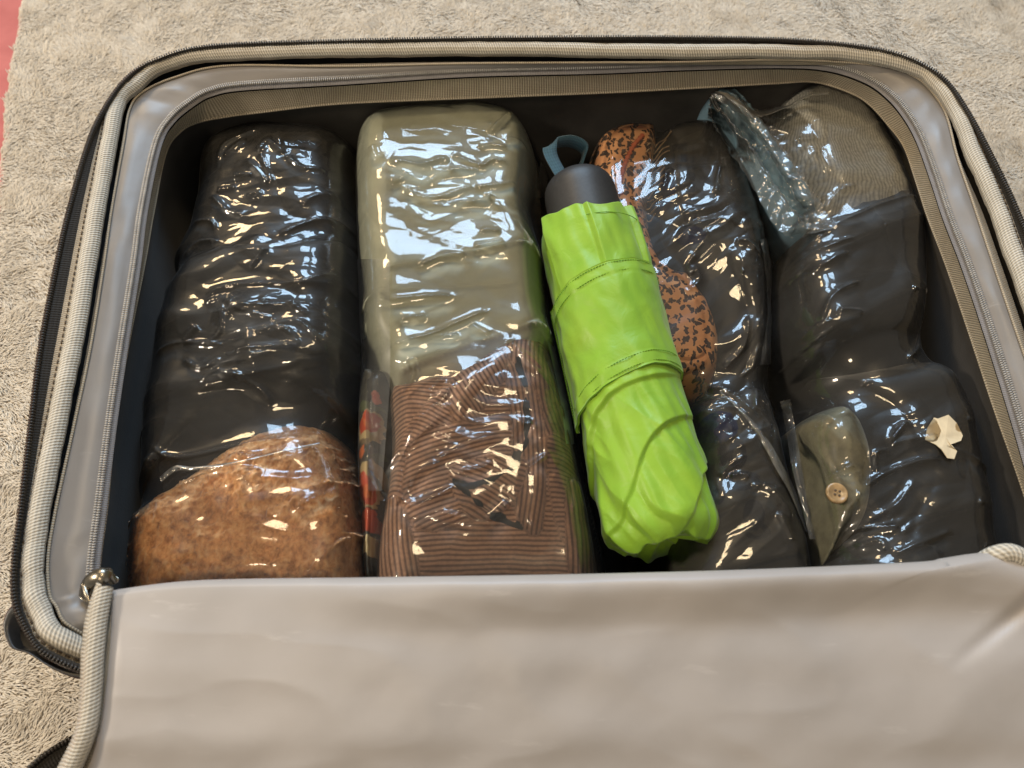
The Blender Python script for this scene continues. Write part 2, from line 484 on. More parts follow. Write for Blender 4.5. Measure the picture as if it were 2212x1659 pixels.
# stations round the rim: zipper edge, piping, lining edge, inner coil, webbing foot (picture coordinates)
ST = [
 ((45,1099),(87,1099),(121,1099),(214,1099),(230,1099)),
 ((66,924),(122,924),(159,924),(236,924),(248,924)),
 ((88,749),(158,749),(196,749),(262,749),(276,749)),
 ((122,574),(189,574),(224,574),(290,574),(311,574)),
 ((149,455),(210,455),(241,455),(306,455),(332,455)),
 ((189,315),(235,315),(266,315),(336,315),(358,330)),
 ((224,238),(255,224),(280,238),(367,259),(390,284)),
 ((273,171),(294,182),(308,200),(413,220),(428,264)),
 ((336,131),(350,143),(378,168),(455,198),(490,252)),
 ((455,101),(455,119),(490,143),(525,185),(560,243)),
 ((735,90),(735,110),(735,144),(735,173),(735,224)),
 ((1010,84),(1010,106),(1010,138),(1010,156),(1010,212)),
 ((1290,82),(1290,109),(1290,136),(1290,149),(1290,201)),
 ((1465,82),(1465,112),(1465,135),(1465,142),(1465,192)),
 ((1675,86),(1675,112),(1675,130),(1675,137),(1675,180)),
 ((1815,96),(1815,115),(1815,135),(1785,143),(1759,177)),
 ((1920,113),(1913,130),(1913,145),(1867,168),(1835,200)),
 ((1990,139),(1980,149),(1969,163),(1920,203),(1878,226)),
 ((2046,180),(2025,184),(2007,193),(1958,245),(1920,272)),
 ((2095,252),(2067,245),(2042,247),(1990,301),(1953,318)),
 ((2147,350),(2102,336),(2067,340),(2021,385),(1978,390)),
 ((2190,441),(2145,432),(2100,436),(2049,469),(2004,470)),
 ((2230,540),(2187,545),(2138,550),(2090,575),(2044,575)),
 ((2285,680),(2238,690),(2187,695),(2138,715),(2092,715)),
 ((2350,860),(2300,870),(2250,880),(2195,895),(2150,890)),
 ((2405,1040),(2355,1050),(2303,1060),(2245,1070),(2210,1060)),
 ((2435,1200),(2388,1210),(2335,1210),(2275,1210),(2250,1200)),
 ((2430,1330),(2385,1320),(2335,1310),(2270,1290),(2250,1270)),
 ((2360,1420),(2330,1400),(2290,1375),(2220,1330),(2205,1310)),
 ((2200,1455),(2200,1430),(2180,1395),(2120,1345),(2110,1330)),
 ((1700,1470),(1700,1440),(1700,1400),(1700,1350),(1700,1335)),
 ((1100,1475),(1100,1440),(1100,1405),(1100,1350),(1100,1335)),
 ((500,1472),(500,1437),(500,1400),(500,1350),(500,1335)),
 ((250,1465),(250,1422),(255,1392),(330,1345),(335,1330)),
 ((107,1418),(123,1375),(150,1352),(228,1322),(245,1305)),
 ((58,1363),(92,1330),(122,1310),(200,1290),(218,1280)),
 ((32,1298),(75,1282),(107,1282),(197,1250),(213,1245)),
 ((31,1210),(72,1205),(104,1205),(203,1180),(219,1180)),
]
NS = 12
_dr = [0.0 if not 28 <= i <= 33 else (0.022 if 29 <= i <= 32 else 0.012) for i in range(len(ST))]
ST = ST[31:] + ST[:31]; _dr = _dr[31:] + _dr[:31]        # the loop closes under the lid
drop = smooth([(d_, 0.0) for d_ in _dr], NS)[:, 0]
def ring(k, z):
    p = smooth([s[k] for s in ST], NS)
    return P(p[:, 0], p[:, 1], z - drop)
nr = len(ST) * NS
ar = np.arange(nr)
wob = lambda sc, a, sd: a * noise(ar / sc, ar * 0 + sd, sd)
Rzip = ring(0, RZ + 0.006); Rpip = ring(1, RZ); Rf0 = ring(2, RZ - 0.004); Rcoil = ring(3, RZ - 0.010); Rweb = ring(4, RZ - 0.030)
T, N, B = frames(Rpip, True)          # N points outward (path runs clockwise) or inward; fix the sign
cen = Rpip.mean(0)
if np.mean(np.sum((cen - Rpip) * N, 1)) > 0: N = -N   # N = outward
inw = -N
R_P = 0.0049
pr = R_P * (1 + 0.09 * noise(ar / 7.0, ar * 0, 61) + 0.07 * noise(ar / 1.7, ar * 0, 62))
def tubering(c, r, sides): return c
tube('rim_piping', Rpip + np.stack([0 * ar, 0 * ar, wob(9, 0.0008, 63)], -1), pr, M['piping'], suitcase, True, 18, label='woven light grey piping round the rim')
# black zipper half standing outside the piping
zb = Rpip + N * 0.0048 + np.array([0, 0, -0.003])
ztop = Rzip
loft('zipper_tape', [zb, zb * 0.45 + ztop * 0.55 + np.array([0, 0, 0.0008]), ztop], M['black_tape'], suitcase)
loft('zipper_tape', [ztop + N * 0.0008, ztop * .5 + zb * .5 + N * 0.0012, zb + N * 0.0012 + np.array([0, 0, -0.004])], M['black_tape'], suitcase)
cz = resample(ztop, 0.0017, True)
Tz, Nz, Bz = frames(cz, True)
V, F = bricks(cz + Bz * 0.0004, Tz, Nz, Bz, 0.0011, 0.0030, 0.0019)
mesh('zipper_teeth', V, F, M['coil_black'], suitcase, kind='stuff')
# tan binding tape between zipper and piping, with stitching
bt0 = Rpip + N * 0.0105 + np.array([0, 0, -0.0005]); bt1 = Rpip + N * 0.0035 + np.array([0, 0, 0.0018])
lim = np.clip((np.linalg.norm((zb * .35 + ztop * .65) - Rpip, axis=1) - 0.0005), 0.004, 0.0105)
bt0 = Rpip + N * lim[:, None] + np.array([0, 0, 0.0010])
loft('binding_tape', [bt0, bt0 * .5 + bt1 * .5 + np.array([0, 0, 0.0010]), bt1], M['tape'], suitcase)
cs = resample(bt1 * .72 + bt0 * .28, 0.0042, True)
Ts, Ns, Bs = frames(cs, True)
V, F = bricks(cs + Bs * 0.0011, Ts, Ns, Bs, 0.0028, 0.0007, 0.0006)
mesh('stitching', V, F, M['thread'], suitcase, kind='stuff')
# grosgrain strip inside the piping, then the satin flange down to the inner coil
g0 = Rpip + inw * 0.0030 + np.array([0, 0, -0.0075])
g1 = np.where((np.linalg.norm(Rf0 - Rpip, axis=1) < 0.012)[:, None], Rf0, Rf0)
loft('inner_tape', [g0 + np.array([0, 0, -0.001]), g0 * .5 + g1 * .5 + np.array([0, 0, -0.0014]), g1], M['tape'], suitcase)
fl = []
for t in np.linspace(0, 1, 7):
    p = Rf0 * (1 - t) + Rcoil * t
    p = p + np.array([0, 0, 1.0]) * ((0.0020 * math.sin(math.pi * t) - 0.0006) + 0.0012 * math.sin(math.pi * t) * noise(ar / 8.0, ar * 0 + t * 2, 71))[:, None]
    fl.append(p)
loft('lining_flange', fl, M['satin'], suitcase)
# hem edge of the strip: a small raised lip
tube('flange_seam', Rf0 + np.array([0, 0, 0.0002]), 0.0008, M['tape'], suitcase, True, 6)
# inner coil zipper
zt0 = Rcoil + inw * -0.0030 + np.array([0, 0, 0.0006]); zt1 = Rcoil + inw * 0.0034 + np.array([0, 0, -0.0012])
loft('inner_zipper_tape', [zt0, Rcoil + np.array([0, 0, 0.0012]), zt1], M['grey_tape'], suitcase)
for k, off in enumerate((-0.0009, 0.0009)):
    c = resample(Rcoil + inw * off + np.array([0, 0, 0.0019]), 0.0014, True)
    Tc, Nc, Bc = frames(c, True)
    V, F = bricks(c, Tc * 0.92 + Nc * 0.3, Nc, Bc, 0.0009, 0.0018, 0.0014)
    mesh('inner_zipper_teeth', V, F, M['coil_grey'], suitcase, kind='stuff')
# webbing band below the coil and the dark lining wall
w0 = zt1 + np.array([0, 0, -0.0022]) - inw * 0.001
loft('inner_webbing', [w0, w0 * .5 + Rweb * .5 + N * 0.0008, Rweb], M['webbing'], suitcase)
tube('webbing_edge', Rweb, 0.0009, M['webbing'], suitcase, True, 6)
wl1 = Rweb + N * 0.003 + np.array([0, 0, -0.002])
base_in = Rpip + inw * 0.013; base_in[:, 2] = 0.012
wl2 = (wl1 * .55 + base_in * .45) + N * 0.003
wl1b = wl1 * .8 + base_in * .2 + N * 0.004
for w_ in (wl1b, wl2): w_[:, 2] += 0.0
loft('wall_lining', [wl1, wl1b, wl2, base_in * .85 + wl1 * .15, base_in + inw * 0.004], M['inner'], suitcase)
fb = base_in + inw * 0.004
mesh('floor_lining', np.vstack([fb, fb.mean(0)[None] + [0, 0, -0.001]]), [(i, (i + 1) % nr, nr) for i in range(nr)], M['inner'], suitcase)
# outer shell
so = [Rpip + N * 0.0055 + np.array([0, 0, -0.005])]
for t, bo in ((0.15, 0.0035), (0.5, 0.006), (0.85, 0.004), (0.97, -0.004), (1.0, -0.014)):
    q = Rpip + N * (0.0055 + bo); q[:, 2] = (RZ - 0.005) * (1 - t) + 0.004 * t
    so.append(q)
loft('shell', so, M['shell'], suitcase)
# moulded corner guard with a rounded, hollow-topped lip
cg = smooth([(200,1455),(150,1448),(105,1425),(72,1392),(50,1355),(42,1310),(33,1300),(17,1310),(6,1330),(2,1350),(8,1378),(22,1400),(58,1412),(105,1442),(150,1462),(200,1470)], 6)
zt = 0.118
top = P(cg[:, 0], cg[:, 1], zt); c0 = top.mean(0)
rows = []
for s_, dz in ((0.62, -0.006), (0.80, -0.0016), (0.92, 0.0), (0.985, -0.0015), (1.0, -0.004), (1.0, -0.022), (0.96, -0.030)):
    q = c0 + (top - c0) * s_; q = q.copy(); q[:, 2] = zt + dz; rows.append(q)
cgo = loft('corner_guard', rows, M['plastic'], suitcase, label='black moulded plastic corner guard')
# slider of the inner zipper at the lower left
sl = [P(188, 1278, RZ - 0.002), P(205, 1252, RZ + 0.001), P(222, 1246, RZ + 0.002)]
slp = smooth([P(186, 1290, RZ - 0.005), P(192, 1262, RZ + 0.001), P(206, 1248, RZ + 0.004), P(226, 1244, RZ + 0.004), P(240, 1250, RZ - 0.002)], 6, False)
tube('zipper_slider', slp, 0.0042, M['metal'], suitcase, False, 10, flat=0.55, label='shiny metal slider of the inner zipper')
plp = smooth([P(181, 1262, RZ + 0.001), P(188, 1285, RZ + 0.002), P(200, 1312, RZ + 0.001)], 6, False)
tube('zipper_pull', plp, 0.0014, M['metal'], suitcase, False, 8)

# ---- lid, hinged along the near side and folded open towards the viewer
LZ = RZ + 0.012
tl = np.linspace(0, 1, 90)
top_edge = smooth([(235,1288),(420,1268),(800,1262),(1200,1256),(1600,1246),(1990,1229),(2060,1220),(2125,1210),(2175,1208),(2240,1230),(2300,1280)], 12, False)
lef = smooth([(244,1290),(234,1380),(229,1440),(221,1500),(208,1591),(188,1659),(150,1760),(90,1880)], 12, False)
rig = smooth([(2310,1290),(2350,1360),(2370,1440),(2380,1500),(2385,1591),(2385,1659),(2385,1760),(2385,1880)], 12, False)
ni, nj = 150, 110
te = np.stack([np.interp(np.linspace(0, 1, ni), np.linspace(0, 1, len(top_edge)), top_edge[:, k]) for k in (0, 1)], -1)
rows = []
def lid_z(X, t, Yp):
    z = LZ + 0.010 * np.exp(-((t - 0.02) / 0.10) ** 2) * np.clip((X - 230) / 900, 0, 1) - 0.030 * t ** 2.2
    z = z + 0.0016 * noise(X / 420.0, Yp / 230.0, 81) + 0.0005 * noise(X / 130.0 + Yp / 160, Yp / 190.0, 82)
    z = z + 0.0005 * (1 - np.abs(noise(X / 420.0 + Yp / 300.0, Yp / 150.0 - X / 500.0, 84)) * 2.2)
    dgl = (X - 2211) * 0.62 + (Yp - 1290) * 0.78                      # slanted tuck at the right end
    z = z - 0.0022 * np.exp(-((dgl - 18) / 16) ** 2) * np.clip((X - 2040) / 140, 0, 1)
    return z
V = np.zeros((ni, nj + 4, 3)); uvx = np.zeros((ni, nj + 4))
for j in range(nj):
    t = (j / (nj - 1)) ** 1.15
    lx, ly = [np.interp(t, np.linspace(0, 1, len(lef)), lef[:, k]) for k in (0, 1)]
    rx, ry = [np.interp(t, np.linspace(0, 1, len(rig)), rig[:, k]) for k in (0, 1)]
    s = np.linspace(0, 1, ni)
    bx = lx + (rx - lx) * s; by = ly + (ry - ly) * s
    k = (1 - t) ** 3
    x = bx * (1 - k) + te[:, 0] * k
    y = by + (te[:, 1] - (1290)) * (1 - t) ** 2
    z = lid_z(x, t, y)
    edge = np.clip(s / 0.012, 0, 1); z = z - 0.004 * (1 - edge) ** 2
    V[:, j + 4] = P(x, y, z)
for j, (dy_, dz_) in enumerate(((0.000, -0.040), (0.005, -0.022), (0.0052, -0.009), (0.0032, -0.0022))):
    V[:, j] = V[:, 4] + np.array([0, dy_, dz_])
mesh('lid_lining', V.reshape(-1, 3), grid_faces(ni, nj + 4), M['lid_satin'], suitcase, label='smooth grey lining of the opened lid')
# lid edge at the left: perforated zip tape, rounded piping, inner ribbed tape
def lidpath(pts, dz=0.0):
    p = smooth(pts, 14, False)
    t = np.linspace(0, 1, len(p))
    return P(p[:, 0], p[:, 1], LZ + dz - 0.030 * t ** 2.2)
La = lidpath([(208,1258),(185,1331),(175,1412),(172,1487),(162,1574),(123,1659),(70,1760),(0,1880)], 0.002)
Lb = lidpath([(218,1262),(203,1335),(195,1415),(192,1487),(181,1574),(146,1659),(95,1760),(28,1880)], 0.004)
Lc = lidpath([(232,1275),(222,1345),(214,1418),(209,1487),(196,1580),(166,1659),(118,1760),(55,1880)], -0.001)
Ld = lidpath([(246,1292),(236,1380),(231,1440),(223,1500),(210,1591),(190,1659),(152,1760),(92,1880)], -0.002)
loft('lid_zipper_tape', [La + np.array([0, 0, -0.006]), La, Lb], M['lid_tape'], suitcase, closed=False)
tube('lid_piping', (Lb * .45 + Lc * .55) + np.array([0, 0, 0.0005]), np.full(len(Lb), 0.0040), M['piping'], suitcase, False, 14)
loft('lid_inner_tape', [Lc + np.array([0, 0, -0.003]), Ld + np.array([0, 0, -0.001]), Ld + np.array([0.003, 0, -0.004])], M['tape'], suitcase, closed=False)
# lid frame under it, and the lid's own black zipper half hanging out to the left
under = [La + np.array([0.002, 0, -0.006]), La + np.array([0.0, 0, -0.03]), La + np.array([0.004, 0, -0.06]), La + np.array([0.03, 0, -0.075])]
loft('lid_shell', under, M['shell'], suitcase, closed=False)
bz = smooth([(215,1560),(150,1598),(105,1625),(62,1662),(10,1720),(-60,1800)], 10, False)
b0 = P(bz[:, 0], bz[:, 1], RZ - 0.035); bz2 = smooth([(225,1600),(165,1640),(135,1670),(100,1710),(50,1770),(-20,1850)], 10, False)
b1 = P(bz2[:, 0], bz2[:, 1], RZ - 0.042)
loft('lid_black_tape', [b0, b0 * .5 + b1 * .5 + np.array([0, 0, 0.002]), b1], M['black_tape'], suitcase, closed=False)
cz = resample(b0 + np.array([0, 0, 0.001]), 0.0017, False); Tz, Nz, Bz = frames(cz, False)
V, F = bricks(cz, Tz, Nz, Bz, 0.0011, 0.003, 0.002)
mesh('lid_zipper_teeth', V, F, M['coil_black'], suitcase, kind='stuff')
# piping turning in at the lid's right corner
rp = smooth([P(2122, 1214, LZ - 0.004), P(2150, 1200, LZ + 0.006), P(2185, 1196, LZ + 0.009), P(2225, 1222, LZ + 0.007), P(2275, 1290, LZ + 0.002), P(2330, 1400, LZ), P(2350, 1560, LZ - 0.01), P(2350, 1880, LZ - 0.02)], 8, False)
tube('lid_corner_piping', rp, 0.0046, M['piping'], suitcase, False, 14)


# ------------------------------------------------------------------ what is packed inside
ZB = 0.0135
LUMPS = {}
def outset(poly, px):
    p = np.asarray(poly, float)
    t = np.roll(p, -1, 0) - np.roll(p, 1, 0); t /= np.linalg.norm(t, axis=1, keepdims=True)
    n = np.stack([t[:, 1], -t[:, 0]], -1)
    a = np.sum(p[:, 0] * np.roll(p[:, 1], -1) - np.roll(p[:, 0], -1) * p[:, 1])
    return p + n * px * (1 if a > 0 else -1)
def lump_fn(poly_px, ztr, ztop, R, folds=None, power=2.3, tilt=None, grow=26):
    p = smooth(outset(poly_px, grow), 6)
    W = P(p[:, 0], p[:, 1], ztr)[:, :2]
    def f(X, Y):
        d = sdf(W, X, Y)
        s = np.clip(d / R, 0, 1)
        prof = (1 - (1 - s) ** power) ** (1 / power)
        top = ztop if tilt is None else ztop + tilt[0] * (X - W[:, 0].mean()) + tilt[1] * (Y - W[:, 1].mean())
        z = ZB + (top - ZB) * prof
        if folds is not None:
            z = z + folds(X, Y, d) * np.clip(d / 0.010, 0, 1)
        return np.where(d > -1e-4, z, ZB - 0.001), d
    return W, f

def wrinkle(X, Y, seed, ang, f, stretch=3.0, warp=0.35):
    """soft cloth folds running along ang"""
    c, s = math.cos(ang), math.sin(ang)
    a = (X * c + Y * s) * f / stretch; b = (-X * s + Y * c) * f
    b = b + warp * noise(X * f * 0.5, Y * f * 0.5, seed + 5) * 2
    n = noise(a, b, seed)
    return (1 - np.abs(n) * 1.8) ** 2 - 0.4

def fold_lines(lines, zref, base=None):
    def f(X, Y, d):
        z = base(X, Y, d) if base is not None else 0
        px, py = to_px(X, Y, zref)
        px = px + 7 * noise(X * 40, Y * 40, 77); py = py + 7 * noise(X * 40, Y * 40, 78)
        for (x0, y0, x1, y1, h, w) in lines:
            L2 = (x1 - x0) ** 2 + (y1 - y0) ** 2
            t = np.clip(((px - x0) * (x1 - x0) + (py - y0) * (y1 - y0)) / L2, 0, 1)
            qx, qy = px - x0 - t * (x1 - x0), py - y0 - t * (y1 - y0)
            ds = qx * (y1 - y0) - qy * (x1 - x0); dd = np.hypot(qx, qy)
            z = z + h * np.exp(-dd / w) * np.where(ds > 0, 1, np.exp(-dd / 3))
        return z
    return f
def to_px(X, Y, Z):
    dx, dy, dz = X - CAM[0], Y - CAM[1], Z - CAM[2]
    zc = dy * cP - dz * sP; yc = dy * sP + dz * cP
    return 1105.5 + FPX * dx / zc, 829.5 - FPX * yc / zc

def garment(name, poly_px, ztop, mat, label, cat, R=0.028, ztr=None, step=0.0012, folds=None, stfn=None, colfn=None, tilt=None, group=None, grow=26):
    W, f = lump_fn(poly_px, ztop - 0.018 if ztr is None else ztr, ztop, R, folds, tilt=tilt, grow=grow)
    x = np.arange(W[:, 0].min() - step, W[:, 0].max() + step, step); y = np.arange(W[:, 1].min() - step, W[:, 1].max() + step, step)
    X, Y = np.meshgrid(x, y, indexing='ij')
    Z, d = f(X, Y)
    mask = d > -step * 1.2
    idx = np.full(X.shape, -1); idx[mask] = np.arange(mask.sum())
    q = mask[:-1, :-1] & mask[1:, :-1] & mask[1:, 1:] & mask[:-1, 1:]
    i, j = np.nonzero(q)
    F = np.stack([idx[i, j], idx[i + 1, j], idx[i + 1, j + 1], idx[i, j + 1]], -1)
    V = np.stack([X[mask], Y[mask], Z[mask]], -1)
    # closed underneath
    n = len(V); Vb = V.copy(); Vb[:, 2] = ZB - 0.0012
    V = np.vstack([V, Vb]); F = np.vstack([F, F[:, ::-1] + n])
    attrs = None; col = None
    if stfn is not None:
        a = stfn(X[mask], Y[mask]); attrs = {'st': np.concatenate([a, a])}
    if colfn is not None:
        c = colfn(X[mask], Y[mask]); col = np.vstack([c, c])
    o = mesh(name, V, F, mat, attrs=attrs, col=col, label=label, cat=cat, group=group)
    LUMPS[label] = f
    return o, f

def to_px(X, Y, Z):
    dx, dy, dz = X - CAM[0], Y - CAM[1], Z - CAM[2]
    zc = dy * cP - dz * sP; yc = dy * sP + dz * cP
    return 1105.5 + FPX * dx / zc, 829.5 - FPX * yc / zc

M['black_knit'] = cloth('black_jersey', (0.013, 0.0125, 0.012), 0.85, 0.3, 50, 900, 0.3)
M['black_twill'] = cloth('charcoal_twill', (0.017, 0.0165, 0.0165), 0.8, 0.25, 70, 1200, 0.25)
M['sage'] = cloth('sage_cotton', (0.40, 0.42, 0.34), 0.85, 0.10, 45, 1300, 0.2)
M['olive'] = cloth('olive_linen', (0.18, 0.172, 0.118), 0.85, 0.25, 120, 900, 0.4)
M['blue'] = cloth('blue_cotton', (0.15, 0.26, 0.35), 0.8, 0.25, 60, 900, 0.2)
M['navy'] = cloth('navy_cotton', (0.012, 0.018, 0.05), 0.8, 0.25, 60, 900, 0.2)

# -------- boucle knit
m, nt, b = new_mat('rust_knit'); M['rust'] = m
tc = nd(nt, 'ShaderNodeTexCoord')
mp = nd(nt, 'ShaderNodeMapping'); mp.inputs['Rotation'].default_value = (0, 0, 0.3); mp.inputs['Scale'].default_value = (1.0, 0.62, 1.0); lk(nt, tc, 'Object', mp, 'Vector')
n1 = nd(nt, 'ShaderNodeTexNoise', Scale=260.0, Detail=4.0, Roughness=0.6); lk(nt, mp, 'Vector', n1, 'Vector')
n2 = nd(nt, 'ShaderNodeTexNoise', Scale=45.0, Detail=3.0); lk(nt, tc, 'Object', n2, 'Vector')
r = ramp(nt, [(0.30, (0.36, 0.165, 0.065)), (0.5, (0.72, 0.39, 0.175)), (0.70, (0.90, 0.60, 0.33))]); lk(nt, n1, 'Fac', r, 'Fac')
r2 = ramp(nt, [(0.3, (0.72, 0.70, 0.68)), (0.7, (1.1, 1.1, 1.1))]); lk(nt, n2, 'Fac', r2, 'Fac')
mx = nd(nt, 'ShaderNodeMixRGB', blend_type='MULTIPLY'); mx.inputs[0].default_value = 1; lk(nt, r, 'Color', mx, 1); lk(nt, r2, 'Color', mx, 2); lk(nt, mx, 'Color', b, 'Base Color')
bp = nd(nt, 'ShaderNodeBump', Strength=0.9, Distance=0.0022); lk(nt, n1, 'Fac', bp, 'Height'); lk(nt, bp, 'Normal', b, 'Normal')
b.inputs['Roughness'].default_value = 0.95; b.inputs['Sheen Weight'].default_value = 0.4; b.inputs['Specular IOR Level'].default_value = 0.1
# -------- striped jersey (printed stripe follows the attribute st, in metres)
def striped(name, pitch, ca, cb, cc, lo=0.34, hi=0.5):
    m, nt, b = new_mat(name)
    at = nd(nt, 'ShaderNodeAttribute', attribute_name='st')
    mu = nd(nt, 'ShaderNodeMath', operation='MULTIPLY'); mu.inputs[1].default_value = 1 / pitch; lk(nt, at, 'Fac', mu, 0)
    pp = nd(nt, 'ShaderNodeMath', operation='PINGPONG'); pp.inputs[1].default_value = 0.5; lk(nt, mu, 0, pp, 0)
    m2 = nd(nt, 'ShaderNodeMath', operation='MULTIPLY'); m2.inputs[1].default_value = 2; lk(nt, pp, 0, m2, 0)
    r = ramp(nt, [(0.0, ca), (lo, ca), (hi, cb), (0.85, cb), (1.0, cc)]); lk(nt, m2, 0, r, 'Fac')
    tc = nd(nt, 'ShaderNodeTexCoord'); nz = nd(nt, 'ShaderNodeTexNoise', Scale=500.0, Detail=3.0); lk(nt, tc, 'Object', nz, 'Vector')
    r2 = ramp(nt, [(0.3, (0.75, 0.75, 0.75)), (0.7, (1.08, 1.08, 1.08))]); lk(nt, nz, 'Fac', r2, 'Fac')
    mx = nd(nt, 'ShaderNodeMixRGB', blend_type='MULTIPLY'); mx.inputs[0].default_value = 1; lk(nt, r, 'Color', mx, 1); lk(nt, r2, 'Color', mx, 2)
    lk(nt, mx, 'Color', b, 'Base Color')
    bp = nd(nt, 'ShaderNodeBump', Strength=0.3, Distance=0.0006); lk(nt, m2, 0, bp, 'Height'); lk(nt, bp, 'Normal', b, 'Normal')
    b.inputs['Roughness'].default_value = 0.85; b.inputs['Specular IOR Level'].default_value = 0.2; b.inputs['Sheen Weight'].default_value = 0.2
    return m
M['stripe'] = striped('striped_jersey', 0.0028, (0.155, 0.085, 0.060), (0.38, 0.225, 0.155), (0.44, 0.27, 0.19))
M['heather'] = striped('heather_rib', 0.0019, (0.29, 0.29, 0.27), (0.43, 0.425, 0.39), (0.52, 0.51, 0.47), 0.10, 0.60)
# -------- leopard print
m, nt, b = new_mat('leopard_print'); M['leopard'] = m
tc = nd(nt, 'ShaderNodeTexCoord')
nz = nd(nt, 'ShaderNodeTexNoise', Scale=160.0, Detail=2.0); lk(nt, tc, 'Object', nz, 'Vector')
mv = nd(nt, 'ShaderNodeMixRGB', blend_type='LINEAR_LIGHT'); mv.inputs[0].default_value = 0.0060; lk(nt, tc, 'Object', mv, 1); lk(nt, nz, 'Color', mv, 2)
mp = nd(nt, 'ShaderNodeMapping'); mp.inputs['Scale'].default_value = (1.25, 0.8, 0.0); mp.inputs['Rotation'].default_value = (0, 0, 0.4); lk(nt, mv, 'Color', mp, 'Vector')
vo = nd(nt, 'ShaderNodeTexVoronoi', Scale=185.0, voronoi_dimensions='2D'); vo.inputs['Randomness'].default_value = 0.85; lk(nt, mp, 'Vector', vo, 'Vector')
r = ramp(nt, [(0.0, (1, 1, 1)), (0.10, (1, 1, 1)), (0.15, (1, 1, 1)), (0.34, (1, 1, 1)), (0.38, (0, 0, 0))]); lk(nt, vo, 'Distance', r, 'Fac')
n3 = nd(nt, 'ShaderNodeTexNoise', Scale=300.0, Detail=1.0); lk(nt, tc, 'Object', n3, 'Vector')
r3 = ramp(nt, [(0.24, (0, 0, 0)), (0.30, (1, 1, 1))]); lk(nt, n3, 'Fac', r3, 'Fac')
mm = nd(nt, 'ShaderNodeMixRGB', blend_type='MULTIPLY'); mm.inputs[0].default_value = 1; lk(nt, r, 'Color', mm, 1); lk(nt, r3, 'Color', mm, 2)
mc = nd(nt, 'ShaderNodeMixRGB'); lk(nt, mm, 'Color', mc, 0); mc.inputs[1].default_value = (0.64, 0.33, 0.155, 1); mc.inputs[2].default_value = (0.045, 0.024, 0.016, 1)
lk(nt, mc, 'Color', b, 'Base Color'); b.inputs['Roughness'].default_value = 0.8
# -------- printed cloth (colour attribute)
def printed(name, rough=0.8):
    m, nt, b = new_mat(name)
    at = nd(nt, 'ShaderNodeAttribute', attribute_name='print'); lk(nt, at, 'Color', b, 'Base Color')
    tc = nd(nt, 'ShaderNodeTexCoord'); nz = nd(nt, 'ShaderNodeTexNoise', Scale=900.0, Detail=2.0); lk(nt, tc, 'Object', nz, 'Vector')
    bp = nd(nt, 'ShaderNodeBump', Strength=0.2, Distance=0.0005); lk(nt, nz, 'Fac', bp, 'Height'); lk(nt, bp, 'Normal', b, 'Normal')
    b.inputs['Roughness'].default_value = rough; b.inputs['Specular IOR Level'].default_value = 0.2
    return m
M['print'] = printed('printed_cotton')

def folds(specs):
    def f(X, Y, d):
        z = 0
        for (amp, seed, ang, fr, st) in specs: z = z + amp * wrinkle(X, Y, seed, ang, fr, st)
        return z
    return f

# ---- first bag from the left: two black bundles and a rust knit
g_black1, f1 = garment('rolled_jacket', [(420,350),(470,300),(570,276),(680,280),(756,300),(766,420),(764,548),(640,566),(500,572),(390,600),(362,570),(395,500),(415,420)], 0.126, M['black_knit'],
    'rolled black garment at the far end of the leftmost plastic bag', 'clothing', 0.036, folds=fold_lines([(470,330,720,420,.004,22),(430,520,740,470,.004,18),(560,300,640,480,.003,16)], 0.125, folds([(0.0035, 101, 0.5, 34, 2.5), (0.0005, 102, 1.3, 80, 2)])))
g_black2, f2 = garment('rolled_trousers', [(350,620),(400,555),(520,522),(650,515),(764,520),(770,640),(776,800),(762,905),(600,915),(490,975),(370,1075),(282,1100),(278,960),(300,800),(325,680)], 0.131, M['black_twill'],
    'dark charcoal rolled garment between the black bundle and the rust knit', 'clothing', 0.038, folds=fold_lines([(360,720,740,610,.004,24),(330,880,700,780,.004,22),(520,540,750,720,.003,18),(330,1010,560,880,.004,20)], 0.125, folds([(0.0040, 111, 0.35, 26, 3), (0.0005, 112, 0.9, 70, 2)])))
g_rust, f3 = garment('knit_sweater', [(245,1240),(262,1120),(330,1060),(440,985),(540,925),(640,905),(708,918),(754,970),(788,1060),(804,1180),(808,1340),(700,1352),(400,1352),(245,1345)], 0.133, M['rust'],
    'rust brown boucle knit sweater at the near end of the leftmost bag', 'clothing', 0.036, step=0.0008, folds=folds([(0.0014, 123, 0.25, 240, 1.6), (0.0013, 124, 1.1, 150, 1.5), (0.0048, 121, 0.35, 26, 2.5), (0.0022, 125, 0.1, 55, 3), (0.0012, 122, 1.2, 110, 1.5)]))

# ---- second bag: sage trousers, striped jersey, floral cotton
def sage_folds(X, Y, d):
    z = 0.0014 * wrinkle(X, Y, 131, 0.3, 18, 2.5) + 0.0006 * wrinkle(X, Y, 132, 0.9, 60, 2)
    px, py = to_px(X, Y, 0.13)
    for (x0, y0, x1, y1, h, w) in ((830,590,1180,520,0.0048,9), (770,640,1100,620,0.0036,10), (870,800,1190,690,0.0046,10), (1060,430,1150,520,0.0040,9), (760,420,860,560,0.0015,14), (880,690,1000,640,0.0015,9)):
        L2 = (x1 - x0) ** 2 + (y1 - y0) ** 2
        t = np.clip(((px - x0) * (x1 - x0) + (py - y0) * (y1 - y0)) / L2, 0, 1)
        ds = (px - x0 - t * (x1 - x0)) * (y1 - y0) - (py - y0 - t * (y1 - y0)) * (x1 - x0)
        dd = np.hypot(px - x0 - t * (x1 - x0), py - y0 - t * (y1 - y0))
        z = z + h * np.exp(-dd / w) * np.where(ds > 0, 1, np.exp(-dd / 3))       # overlapped hem: sharp on one side
    return z
